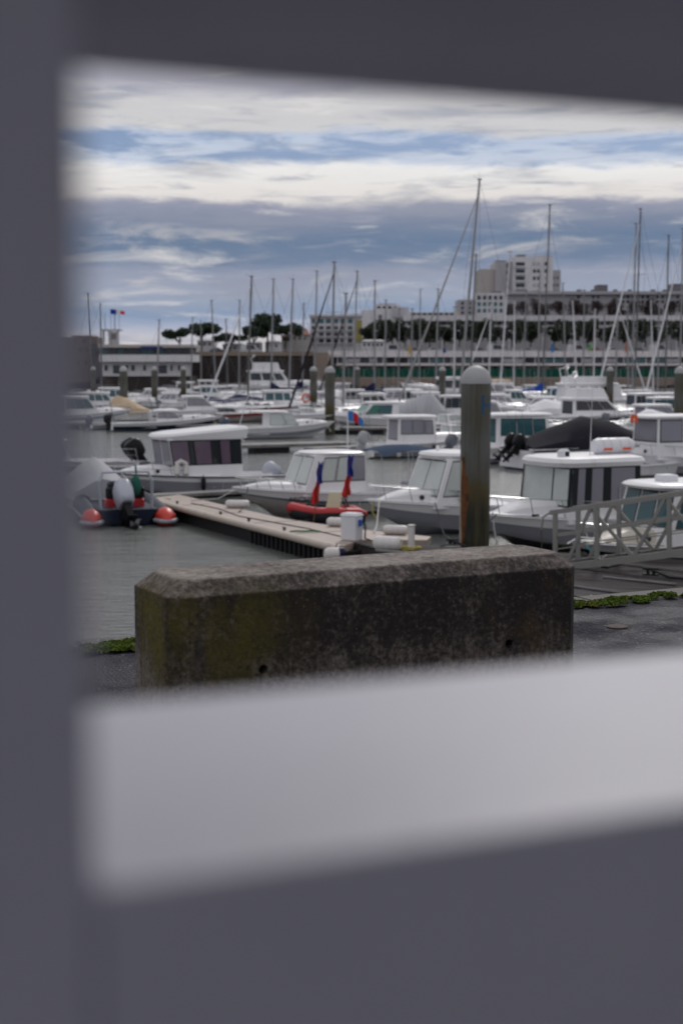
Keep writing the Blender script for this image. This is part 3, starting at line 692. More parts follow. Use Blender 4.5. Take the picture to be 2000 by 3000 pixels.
def add_cabin(root, L, g, t0, t1, h, wf, ra, rf, wins, glass, roof=True, rt=.12, fo=.35, ao=.2, body=None, taper=.92, base=None, roofm=None, frame=None, rtilt=0.0):
    x0, x1 = L * t0, L * t1
    zb = (g(t0).z if base is None else base); w0 = 2 * g(min(t0 + .1, .5)).y * wf
    F, b, t = faces_of(x0, x1, zb - .05, zb + h, w0, w0 * taper, ra, rf)
    m = MB(); m.hexa(b + t); m.build('cabin', body or M['gel'], root)
    for (fc, u0, u1, v0, v1, *rest) in wins:
        gm = rest[0] if rest else glass; sk = rest[1] if len(rest) > 1 else 0.0
        if fc == 'S': sides = ('R', 'L')
        else: sides = (fc,)
        for s_ in sides:
            a0, a1, k_ = (u0, u1, sk) if s_ != 'L' else (1 - u1, 1 - u0, -sk)
            if frame: pane(F[s_], a0 - .015, a1 + .015, v0 - .03, v1 + .03, .02, .006, k_).build('window_frame', frame, root)
            pane(F[s_], a0, a1, v0, v1, .02, .014, k_).build('window', gm, root)
    if roof:
        ro = add_roof(root, x0 + ra - ao, x1 - rf + fo, zb + h - .01, w0 * taper + .16, rt, roofm or M['gel'])
        if rtilt:
            for v in ro.data.vertices:
                if v.co.z > zb + h + .02: v.co.z += rtilt * (x1 - rf + fo - v.co.x)
    return F, zb + h
def add_trunk(root, L, g, t0, t1, h, wf=.62, mt=None, port=True):
    ts = [t0 + (t1 - t0) * i / 6 for i in range(7)]; secs = []
    for i, t in enumerate(ts):
        p = g(t); b = p.y * wf; k = h * (1 - (i / 6) ** 2.4) + .03
        secs.append([(p.x, -b, p.z - .02), (p.x, -b * .93, p.z + k * .7), (p.x, -b * .7, p.z + k), (p.x, b * .7, p.z + k), (p.x, b * .93, p.z + k * .7), (p.x, b, p.z - .02)])
    MB().loft(secs).build('coachroof', mt or M['gel'], root, smooth=True)
    if port:
        for t in (t0 + (t1 - t0) * .32,):
            p = g(t); b = p.y * wf * .985
            for sg in (-1, 1):
                MB().tube([(p.x, sg * (b - .05), p.z + h * .42), (p.x, sg * (b + .012), p.z + h * .42)], .075, 14).build('porthole', M['glass'], root)
def add_rails(root, g, t0, t1, h=.5, mt=None, inset=.06, n=5, r=.013, low=False):
    m = MB(); ts = [t0 + (t1 - t0) * i / 12 for i in range(13)]
    for sg in (1, -1):
        pts = [Vector((g(t).x, sg * max(g(t).y - inset, .0), g(t).z + h)) for t in ts]
        m.tube(pts, r, 5)
        if low: m.tube([p - Vector((0, 0, h * .48)) for p in pts], r * .7, 5)
        for i in range(n):
            t = t0 + (t1 - t0) * i / (n - .4); p = g(t); m.tube([(p.x + .03, sg * max(p.y - inset, 0), p.z + h), (p.x - .08, sg * max(p.y - inset, 0), p.z)], r, 5)
    m.build('guard_rail', mt or M['steel'], root)
def add_outboard(root, x, y, z, mt, tilt=0.0, s=1.0, rz=0.0, dark=None, cover=False):
    T = Matrix.Translation((x, y, z)) @ Matrix.Rotation(rz, 4, 'Z') @ Matrix.Rotation(tilt, 4, 'Y') @ Matrix.Scale(s, 4)
    secs = []
    for zz, a, b, cx_ in ((.12, .20, .15, -.22), (.2, .27, .19, -.24), (.42, .31, .21, -.26), (.62, .30, .20, -.27), (.74, .22, .15, -.24), (.78, .10, .07, -.2)):
        secs.append([(cx_ + a * (abs(math.cos(p)) ** .7) * (1 if math.cos(p) > 0 else -1), b * (abs(math.sin(p)) ** .7) * (1 if math.sin(p) > 0 else -1), zz) for p in [2 * math.pi * k / 14 for k in range(14)]])
    o = MB().loft(secs).xf(T).build('outboard_motor', mt, root, smooth=True)
    dk = dark or mt
    lg = MB().loft([[(-.34, -.09, .14), (-.08, -.09, .14), (-.08, .09, .14), (-.34, .09, .14)], [(-.32, -.07, -.2), (-.12, -.07, -.2), (-.12, .07, -.2), (-.32, .07, -.2)], [(-.30, -.035, -.62), (-.13, -.035, -.62), (-.13, .035, -.62), (-.30, .035, -.62)]])
    lg.box(-.46, -.06, -.11, .11, -.36, -.335); lg.ball((-.25, 0, -.64), .24, .065, .065, 10, 6); lg.side([(-.3, -.66), (-.16, -.66), (-.25, -.86), (-.32, -.84)], -.012, .012)
    lg.box(-.1, .06, -.12, .12, -.16, .12)
    lg.xf(T).build('motor_leg', dk, o, smooth=False)
    pr = MB(); pr.tube([(-.5, 0, -.64), (-.56, 0, -.64)], .05, 8)
    for k in range(3):
        a = k * 2.094; pr.add([(-.50, .03 * math.cos(a), -.64 + .03 * math.sin(a)), (-.47, .16 * math.cos(a - .3), -.64 + .16 * math.sin(a - .3)), (-.54, .16 * math.cos(a + .4), -.64 + .16 * math.sin(a + .4)), (-.55, .04 * math.cos(a + .3), -.64 + .04 * math.sin(a + .3))], [(0, 1, 2, 3)])
    pr.xf(T).build('propeller', M['stripe_grey'], o)
    return o
def add_fender(root, x, y, z, mt, L=.5, r=.11):
    MB().lathe([(.015, L / 2 + .1), (.02, L / 2 + .02), (r * .6, L / 2), (r, L / 2 - .08), (r, -L / 2 + .08), (r * .6, -L / 2), (.02, -L / 2 - .02)], (x, y, z), 10).build('fender', mt, root, smooth=True)
def add_antenna(root, x, y, z, h, tilt=0.0, mt=None): MB().tube([(x, y, z), (x + tilt, y, z + h)], [.014, .006], 5).build('antenna', mt or M['mast_white'], root)
def boat_root(name, label, xc, yc, hd, L, cat='motorboat', group=None):
    p = W(xc, yc); d = Vector((math.cos(R(hd)), math.sin(R(hd)), 0)); p = p - d * L / 2
    return thing(name, label, cat, p, R(hd), group)
def patch(root, F, face, u, v, s, txt, mt, rev=False): pass

# ---- mauve-windowed cabin boat (second row of the near berths)
L = 6.9; b1 = boat_root('cabin_boat', 'white cabin boat with reverse-raked mauve windows and tilted silver outboard', 568, 1452, 207, L)
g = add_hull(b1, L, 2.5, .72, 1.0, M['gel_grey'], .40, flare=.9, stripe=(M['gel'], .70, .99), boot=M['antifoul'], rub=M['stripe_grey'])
add_cabin(b1, L, g, .27, .66, 1.42, .80, .05, -.22, [('S', .02, .15, .38, .95, M['glass']), ('S', .17, .30, .38, .95, M['glass_mauve']), ('S', .32, .42, .38, .95, M['glass']), ('S', .44, .66, .38, .95, M['glass_mauve']), ('S', .68, .73, .38, .95, M['glass']), ('S', .75, .98, .38, .95, M['glass_mauve']), ('F', .05, .46, .35, .94, M['glass_grey']), ('F', .54, .95, .35, .94, M['glass_grey'])], M['glass_mauve'], rt=.22, fo=.3, ao=.35, taper=.96, frame=M['rubber'], rtilt=.075)
add_trunk(b1, L, g, .64, .93, .32); add_rails(b1, g, .6, .99, .42, low=True)
add_outboard(b1, -.05, 0, .45, M['silver'], R(68), 1.0, dark=M['silver'])
for y_ in (-.5, 0, .5): MB().tube([(.27 * L - .25, y_, 2.02), (.27 * L - .1, y_, 2.14)], .03, 6).build('roof_bracket', M['gel'], b1)
MB().lathe([(.11, 0), (.13, .04), (.10, .12), (.03, .15)], (.60 * L, .0, 2.30), 14).build('radome', M['gel'], b1, smooth=True)
MB().tube([(.30 * L, .9, 2.3), (.22 * L, .9, 4.0)], [.02, .012], 6).build('antenna', M['mast_white'], b1)
tw = MB()
for sx_ in (0, .34): tw.tube([(.60 * L + sx_, 1.0, 1.26), (.60 * L + sx_ + .02, 1.06, .92), (.60 * L + sx_ + .05, 1.04, .80)], [.10, .11, .05], 8)
tw.tube([(.60 * L - .03, 1.0, 1.26), (.60 * L + .2, 1.02, 1.38), (.60 * L + .38, 1.0, 1.26)], .09, 8); tw.build('rolled_towel', M['pvc'], b1, smooth=True)
MB().box(.30 * L, .45 * L, 1.12, 1.135, .38, .50).build('registration_plate', M['flag_white'], b1)
add_fender(b1, .52 * L, 1.35, .55, M['fender_black'], .45, .09)

# ---- flag boat: small white fishing cabin boat with teal stripe
L = 6.9; b2 = boat_root('cabin_boat', 'white fishing boat with teal stripe, boxy cabin and navy bimini behind the red dinghy', 965, 1502, 207, L)
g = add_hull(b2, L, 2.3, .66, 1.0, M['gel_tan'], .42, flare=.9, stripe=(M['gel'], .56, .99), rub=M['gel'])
s2_ = MB()
gg, sec = hull_fn(L, 2.3, .66, 1.0, flare=.9)
for sg in (1, -1):
    q = []
    for t in TS:
        p = sec(t); xc, bc, zc = p[3]; a = p[0]; pt = lambda f: (xc + (a[0] - xc) * f, sg * (bc + (a[1] - bc) * f ** 1.25 + .014), zc + (a[2] - zc) * f); q.append([pt(.48), pt(.52), pt(.56)])
    s2_.loft(q, closed=False)
s2_.build('teal_line', M['stripe_teal'], b2)
add_cabin(b2, L, g, .37, .70, 1.28, .80, .0, .50, [('S', .03, .26, .36, .92, M['glass_grey']), ('S', .30, .52, .36, .92, M['glass_pale']), ('S', .56, .80, .36, .90, M['glass_pale'], .0), ('F', .06, .46, .3, .92, M['glass_pale']), ('F', .54, .94, .3, .92, M['glass_pale'])], M['glass_pale'], rt=.09, fo=.12, ao=.06, taper=.9, frame=M['stripe_grey'])
add_trunk(b2, L, g, .70, .95, .22, port=False); add_rails(b2, g, .74, .99, .3)
MB().tube([(.86 * L, 0, .95), (.86 * L, 0, 1.35), (.80 * L, 0, 1.35)], .03, 6).build('bow_post', M['gel'], b2)
# bimini and its poles
bm0 = MB(); secs = []
for i in range(7):
    x = -.25 + 2.2 * i / 6; z = 2.02 + .13 * math.sin(math.pi * i / 6) - .05 * i / 6
    secs.append([(x, -.95, z - .10), (x, -.6, z + .04), (x, 0, z + .07), (x, .6, z + .04), (x, .95, z - .10)])
bm0.loft(secs, closed=False); bm0.build('bimini', M['canvas_bimini'], b2, smooth=True)
for sg in (-1, 1):
    MB().tube([(-.2, sg * .93, 1.93), (-.42, sg * .95, .64)], .016, 5).tube([(1.0, sg * .93, 2.02), (.95, sg * .98, .64)], .016, 5).build('bimini_pole', M['steel'], b2)
MB().tube([(.36 * L - .12, -.8, .6), (.36 * L - .12, -.8, 3.35)], [.035, .02], 8).tube([(.36 * L - .12, -1.0, 2.1), (.36 * L - .12, -.6, 2.1)], .015, 5).build('signal_mast', M['mast_white'], b2)
MB().ball((.36 * L - .16, -.86, 1.12), .12, .12, .26).build('hanging_fender_net', M['pvc'], b2, smooth=True)
add_outboard(b2, -.05, 0, .35, M['eng_grey'], R(60), .8)
MB().bevbox(.1, .5, -.5, .5, .66, .92, .05).build('windscreen_pod', M['glass_grey'], b2)
text('MICHE', 'boat_name', M['black'], b2, (L * .765, .80, .47), (R(80), 0, R(164)), .27)
fl = thing('burgee_flag', 'small blue and red flag flying from the flag boat mast', 'flag', b2.matrix_basis @ Vector((36 * .01 * 6.9 - .12, -.8, 3.0)))
def flag_mesh(wd_, ht, x0, ph=0.0, droop=.25, n=8):
    m = MB(); vs = []
    for i in range(n + 1):
        u = i / n; x = x0 + wd_ * u; y = .07 * math.sin(u * 5 + ph) * (u + .2); z = -droop * u ** 1.5 * wd_
        vs += [(x, y, z), (x, y + .01, z + ht)]
    return m.add(vs, [(2 * i, 2 * i + 2, 2 * i + 3, 2 * i + 1) for i in range(n)])
flag_mesh(.17, .34, .02).build('hoist_panel', M['flag_sky'], fl); flag_mesh(.17, .30, .19, .9, .6).build('middle_panel', M['flag_red'], fl).location.z = -.02; flag_mesh(.17, .24, .36, 1.7, .8).build('fly_panel', M['flag_sky'], fl).location.z = -.10

# ---- third near boat (bow left of the big pile)
L = 6.9; b3 = boat_root('cabin_boat', 'white cabin boat with slanted windscreen partly hidden behind the large pile', 1372, 1552, 207, L)
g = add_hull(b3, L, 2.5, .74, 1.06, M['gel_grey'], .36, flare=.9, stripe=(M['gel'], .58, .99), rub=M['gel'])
add_cabin(b3, L, g, .50, .75, 1.36, .80, .05, .50, [('S', .06, .40, .30, .93, M['glass_pale']), ('S', .56, .90, .26, .93, M['glass_pale'], -.04), ('F', .06, .47, .26, .93, M['glass_pale']), ('F', .53, .94, .26, .93, M['glass_pale'])], M['glass_pale'], rt=.2, fo=.25, ao=.12, taper=.88, frame=M['stripe_grey'])
add_trunk(b3, L, g, .70, .93, .34); add_rails(b3, g, .55, .99, .40)
MB().box(.50 * L, .58 * L, 1.13, 1.15, .62, .68).build('red_logo_plate', M['red'], b3); MB().box(.46 * L, .52 * L, 1.13, 1.15, .68, .72).build('red_logo_plate', M['red'], b3)
MB().bevbox(.52 * L, .62 * L, -.35, .35, 2.22, 2.26, .015).build('roof_hatch', M['canvas_white'], b3); add_antenna(b3, .62 * L, -.5, 2.2, .35, 0, M['black']); MB().lathe([(.06, 0), (.07, .1), (.05, .3), (.02, .34)], (.64 * L, -.2, 2.18), 10).build('navigation_light', M['gel'], b3)
MB().tube([(.5 * L, .5, 2.2), (.48 * L, .5, 4.3)], [.025, .012], 6).build('antenna', M['mast_white'], b3)
add_fender(b3, .62 * L, 1.33, .45, M['pvc'], .5, .10)
MB().tube([(.66 * L, 1.2, 1.3), (.63 * L, 1.28, .95), (.62 * L, 1.32, .75)], .02, 6).build('fender_line', M['rope_d'], b3)
MB().tube([(.97 * L, .1, .98), (.98 * L, .14, .7), (.965 * L, .2, .5)], .022, 6).build('bow_line', M['rope_y'], b3)

# ---- fourth near boat with big grey cabin windows and life raft on the roof
L = 7.4; b4 = boat_root('cabin_boat', 'white pilothouse boat with black window pillars and life raft on its roof', 1722, 1600, 207, L)
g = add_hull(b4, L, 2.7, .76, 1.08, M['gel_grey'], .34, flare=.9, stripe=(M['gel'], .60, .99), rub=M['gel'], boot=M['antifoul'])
add_cabin(b4, L, g, .39, .70, 1.42, .84, .0, .12, [('A', .1, .9, .1, .92, M['glass']), ('S', .0, .06, .30, .97, M['glass']), ('S', .07, .42, .34, .97, M['glass_grey']), ('S', .43, .53, .30, .97, M['glass']), ('S', .54, .70, .34, .97, M['glass_grey']), ('S', .71, .79, .30, .97, M['glass']), ('S', .80, .90, .34, .97, M['glass_grey']), ('S', .905, 1.0, .30, .97, M['glass']), ('F', .04, .63, .32, .96, M['glass_pale']), ('F', .66, .96, .32, .96, M['glass_pale'])], M['glass_grey'], rt=.26, fo=.40, ao=.30, taper=.95, frame=M['rubber'])
add_trunk(b4, L, g, .66, .90, .38, port=False); add_rails(b4, g, .5, .985, .46)
MB().tube([(.48 * L, 1.12, 1.7), (.485 * L, 1.14, 1.0)], .02, 5).build('grab_rail', M['steel'], b4)
zr = .74 + .05 + 1.42 + .22
lr = thing('life_raft', 'white cylindrical life raft with orange bands on the pilothouse roof', 'life raft', b4.matrix_basis @ Vector((.41 * L, .1, zr + .14)), R(207))
MB().tube([(-.62, 0, .12), (-.5, 0, .12), (.5, 0, .12), (.62, 0, .12)], [.17, .22, .22, .17], 14).build('canister', M['white_plastic'], lr, smooth=True)
for x in (-.42, -.12, .18, .44): MB().tube([(x - .025, 0, .12), (x + .025, 0, .12)], .227, 14).build('strap', M['pvc'], lr)
for x in (-.32, .3): MB().bevbox(x - .14, x + .14, .17, .236, .02, .08, .01).build('orange_band', M['orange'], lr)
MB().bevbox(-.5, .5, -.2, .2, -.13, -.08, .02).build('cradle', M['white_plastic'], lr)
sl = MB().lathe([(.06, 0), (.08, .03), (.08, .2)], (.66 * L, .45, zr - .08), 10); sl.bevbox(.66 * L - .16, .66 * L + .16, .33, .57, zr + .0, zr + .24, .06); sl.build('searchlight', M['white_plastic'], b4)
MB().box(.66 * L - .09, .66 * L + .03, .568, .576, zr + .06, zr + .18).build('searchlight_lens', M['glass'], b4)
add_antenna(b4, .52 * L, .2, zr - .05, 2.1, -.05)
MB().tube([(.945 * L, .35, 1.1), (.945 * L, .42, .7), (.935 * L, .52, .1)], .02, 6).build('bow_line', M['rope_w'], b4)
MB().box(.80 * L, .83 * L, .86, .875, 1.0, 1.05).build('deck_vent', M['black'], b4)

# ---- fifth near boat behind the gangway
L = 7.0; b5 = boat_root('cabin_boat', 'cream and white cabin boat with black lower hull behind the gangway', 2035, 1668, 205, L)
g = add_hull(b5, L, 2.6, .62, .86, M['black'], .36, stripe=(M['gel'], .52, .99), rub=M['gel'], deckm=M['gel_cream'])
add_cabin(b5, L, g, .36, .74, 1.36, .80, .05, .35, [('S', .05, .36, .40, .93, M['glass_teal']), ('S', .40, .68, .40, .93, M['glass_teal']), ('S', .71, .93, .40, .93, M['glass_teal'], -.03), ('F', .05, .31, .42, .93, M['glass_teal']), ('F', .36, .64, .42, .93, M['glass_teal']), ('F', .69, .95, .42, .93, M['glass_teal'])], M['glass_teal'], rt=.14, fo=.45, ao=.3, taper=.92, frame=M['stripe_grey'])
add_trunk(b5, L, g, .68, .92, .30, mt=M['gel_cream']); add_rails(b5, g, .5, .99, .42)
MB().bevbox(.60 * L, .66 * L, -.2, .2, 2.12, 2.3, .03).build('roof_box', M['white_plastic'], b5)
MB().tube([(1.02 * L, 0, .8), (.985 * L, .1, .95), (.93 * L, .2, .9)], .03, 6).build('anchor_roller', M['steel'], b5)
MB().tube([(.97 * L, .2, .78), (.95 * L, .5, .5), (.90 * L, .9, -.1)], .022, 6).build('mooring_line', M['rope_t'], b5)

def mooring(boat, Lb, yb, zb, px, py, mt, zd=ZD):
    a = Vector((Lb, yb, zb)); b = boat.matrix_basis.inverted() @ W(px, py, zd + .03); m_ = a.lerp(b, .5) - Vector((0, 0, .14 * (b - a).length ** .5)); MB().tube([a, a.lerp(m_, .6), m_, b.lerp(m_, .4), b], .018, 6).build('mooring_line', M[mt], boat, smooth=True)
for bt_ in (b1, b2, b3, b4): bt_.matrix_basis = Matrix.Translation(bt_.location) @ Matrix.Rotation(bt_.rotation_euler.z, 4, 'Z')
mooring(b2, 6.5, .3, .98, 700, 1500, 'rope_d'); mooring(b2, 6.3, -.5, .98, 560, 1466, 'rope_w'); mooring(b3, 6.6, .25, 1.0, 1095, 1560, 'rope_w'); mooring(b3, 5.2, 1.0, .95, 1330, 1590, 'rope_d'); mooring(b1, 6.4, .3, 1.0, 500, 1462, 'rope_w'); mooring(b4, 6.9, .4, 1.05, 1290, 1600, 'rope_d')
hz_ = MB().tube([W(*p, ZD + .012) for p in ((560, 1474), (640, 1490), (700, 1512), (790, 1528), (900, 1548), (1000, 1572))], .016, 5); hz_.build('water_hose', M['rope_d'], pon, smooth=True)
# ---- boat at left whose twin black outboards show above the rail
L = 6.8; b0 = boat_root('motorboat', 'white boat at far left with twin black outboards and steel rail', 165, 1404, 200, L)
g = add_hull(b0, L, 2.5, .75, 1.1, M['gel'], .4, rub=M['gel_grey'], stripe=(M['gel_grey'], .4, .7))
for y_ in (-.42, .42): add_outboard(b0, -.05, y_, .62, M['black'], R(38), 1.3)
add_rails(b0, g, .02, .95, .55, low=True); add_cabin(b0, L, g, .42, .66, .85, .6, .3, .3, [('S', .1, .9, .3, .9), ('F', .1, .9, .3, .9)], M['glass'], taper=.8)
# ---- boat under a grey sheet, behind the inflatable
L = 5.2; bc_ = boat_root('covered_boat', 'boat under a pale grey sheet behind the inflatable with red cones', 262, 1488, 110, L, 'boat')
g = add_hull(bc_, L, 2.1, .6, .8, M['gel'], .4)
def add_cover(root, g, L, t0, t1, prof, mt, w=1.02, name='cover', drop=.12, seed=1):
    rr = random.Random(seed); secs = []
    for i in range(13):
        u = i / 12; t = t0 + (t1 - t0) * u; p = g(t); k = 0
        for (a, za), (b, zb) in zip(prof, prof[1:]):
            if a <= u <= b: k = za + (zb - za) * ((u - a) / (b - a) if b > a else 0)
        hw = p.y * w + .015; s_ = []
        for j in range(-4, 5):
            v = j / 4; z = p.z + k * (1 - abs(v) ** 1.7) + .03 + rr.uniform(-.015, .015) * (k > .1)
            if abs(j) == 4: z = p.z - drop
            if abs(j) == 3: z = p.z + max(k * .35, .03)
            s_.append((p.x, hw * (v if abs(j) < 4 else (1.01 if j > 0 else -1.01)) * (1 if abs(j) != 3 else 1.2), z))
        secs.append(s_)
    m = MB().loft(secs, closed=False)
    n = 9; m.f.append(tuple(range(n))); m.f.append(tuple(range(len(m.v) - n, len(m.v)))[::-1])
    return m.build(name, mt, root, smooth=True)
add_cover(bc_, g, L, 0, .97, [(0, .55), (.15, 1.05), (.35, 1.15), (.6, .8), (.8, .35), (1, .05)], M['canvas_grey'], seed=3)

# ---- inflatable with red cones
L = 5.2; rb = boat_root('inflatable_boat', 'inflatable with red tube ends, silver outboard and steel frame at left', 345, 1516, 106, L, 'inflatable boat')
for sg in (1, -1):
    MB().tube([(.05, sg * 1.12, .24), (.6, sg * 1.12, .25), (L * .6, sg * 1.1, .38), (L * .8, sg * .85, .52), (L * .93, sg * .45, .62), (L * .98, 0, .66)], [.30, .30, .29, .27, .25, .24], 14).build('tube', M['tube_navy'], rb, smooth=True)
    MB().tube([(.06, sg * 1.12, .24), (-.2, sg * 1.12, .23), (-.42, sg * 1.12, .20), (-.56, sg * 1.12, .17)], [.315, .30, .20, .06], 16).build('tube_end', M['red_cone'], rb, smooth=True)
    MB().bevbox(-.1, 3.2, sg * 1.40 - .03, sg * 1.40 + .03, .26, .36, .02).build('rubbing_strake', M['tube_grey'], rb)
    MB().tube([(-.1, sg * 1.12 - .33, .17), (-.45, sg * 1.12 - .2, .17), (-.55, sg * 1.12, .17), (-.45, sg * 1.12 + .2, .17), (-.1, sg * 1.12 + .33, .17)], .065, 8).build('stern_strake', M['tube_grey'], rb)
MB().loft([[(0, -.9, .5), (0, .9, .5), (0, .6, .05), (0, -.6, .05)], [(L * .6, -.9, .5), (L * .6, .9, .5), (L * .6, .5, .1), (L * .6, -.5, .1)], [(L * .9, -.3, .6), (L * .9, .3, .6), (L * .9, .1, .3), (L * .9, -.1, .3)]]).build('hull', M['tube_navy'], rb)
fr = MB()
for x in (.25, .55): fr.tube([(x, -.78, .45), (x + .05, -.8, 1.35), (x + .08, -.68, 1.62), (x + .08, .68, 1.62), (x + .05, .8, 1.35), (x, .78, .45)], .032, 8)
fr.tube([(.33, -.66, 1.62), (.63, -.66, 1.62)], .028, 6).tube([(.33, .66, 1.62), (.63, .66, 1.62)], .028, 6); fr.build('roll_frame', M['silver'], rb, smooth=True)
add_outboard(rb, -.02, .08, .30, M['silver'], R(46), 1.35, rz=R(10), dark=M['black'])
for y_ in (-.45, .35): MB().bevbox(1.0, 1.5, y_ - .2, y_ + .2, .35, .75, .05).build('seat', M['red'], rb); MB().bevbox(1.0, 1.12, y_ - .2, y_ + .2, .75, 1.1, .04).build('seat_back', M['black'], rb)
MB().bevbox(1.9, 2.5, -.35, .35, .3, 1.2, .08).build('console', M['tube_navy'], rb)
gb = thing('green_bag', 'green bag hanging from the steel frame of the inflatable', 'bag', rb.matrix_basis @ Vector((.3, -.28, 1.2)))
MB().ball((0, 0, 0), .17, .15, .32, 12, 8).build('sack', M['canvas_green'], gb, smooth=True); MB().tube([(0, 0, .3), (.02, 0, .42), (0, 0, .62)], .03, 6).build('strap', M['canvas_green'], gb)

# ---- red and black dinghy with two limp flags
dg_ = boat_root('dinghy', 'red and black inflatable dinghy tied beside the pontoon', 953, 1526, 190, 2.3, 'dinghy'); dg_.scale = (.78, .9, .9)
for sg in (1, -1):
    MB().tube([(-.1, sg * .5, .26), (.2, sg * .5, .28), (1.9, sg * .5, .32), (2.45, sg * .38, .40), (2.8, sg * .15, .47), (2.88, 0, .48)], [.10, .2, .21, .2, .19, .19], 12).build('tube', M['red'], dg_, smooth=True)
    MB().bevbox(0, 2.3, sg * .69 - .02, sg * .69 + .03, .22, .34, .02).build('black_band', M['rubber'], dg_)
MB().bevbox(0, 2.3, -.5, .5, .1, .2, .04).build('floor', M['rubber'], dg_)
MB().tube([(.0, -.53, .14), (1.8, -.55, .18), (2.5, -.42, .26), (2.8, -.15, .33)], .215, 10).tube([(.0, .53, .14), (1.8, .55, .18), (2.5, .42, .26), (2.8, .15, .33)], .215, 10).build('under_tube', M['rubber'], dg_, smooth=True)
bd = MB().hexa([(1.0, .44, .45), (1.55, .40, .45), (1.55, .44, .45), (1.0, .48, .45), (.82, .26, 1.02), (1.36, .22, 1.02), (1.36, .26, 1.02), (.82, .30, 1.02)]).build('leaning_board', M['ply'], dg_)
MB().tube([(.55, .3, .42), (.84, .26, .98)], .04, 6).tube([(.6, -.3, .42), (.9, .2, .96)], .03, 6).build('prop', M['rubber'], dg_)
MB().bevbox(1.3, 2.2, -.4, .4, .4, .6, .06).build('net_bundle', M['canvas_black'], dg_)
def pole_flag(px, py_b, Yd, lean, label, h):
    b = at(px, py_b, Yd); o = thing('marker_flag', label, 'flag', b, 0, 'flags on marker buoy poles')
    MB().tube([(0, 0, 0), (lean, 0, h)], .016, 6).build('pole', M['wood'], o)
    for nm, mt, za, zb, w0, w1, sh in (('red_cloth', M['flag_red'], .34, .70, .26, .13, -.05), ('blue_cloth', M['flag_blue'], .66, 1.04, .18, .15, .03)):
        secs = []
        for i in range(9):
            u = i / 8; z = h * (za + (zb - za) * u); w_ = w0 + (w1 - w0) * u; x = lean * z / h + sh * (1 - u)
            secs.append([(x + w_ * (k / 5 - .5) * (1 + .12 * math.sin(i * 1.3 + lean * 40)) + .012 * math.sin(i * .9 + px), .07 * math.sin(k * 2.1 + i * .5), z + .05 * math.sin(k * 1.7 + px) * (i in (0, 8))) for k in range(6)])
        MB().loft(secs, closed=False).build(nm, mt, o, smooth=True)
    return o
pole_flag(918, 1532, 42.0, .2, 'limp red and blue flag beside the leaning pale board', 1.72)
pole_flag(1012, 1512, 42.0, .14, 'limp red and blue flag nearest the signal mast', 1.72)

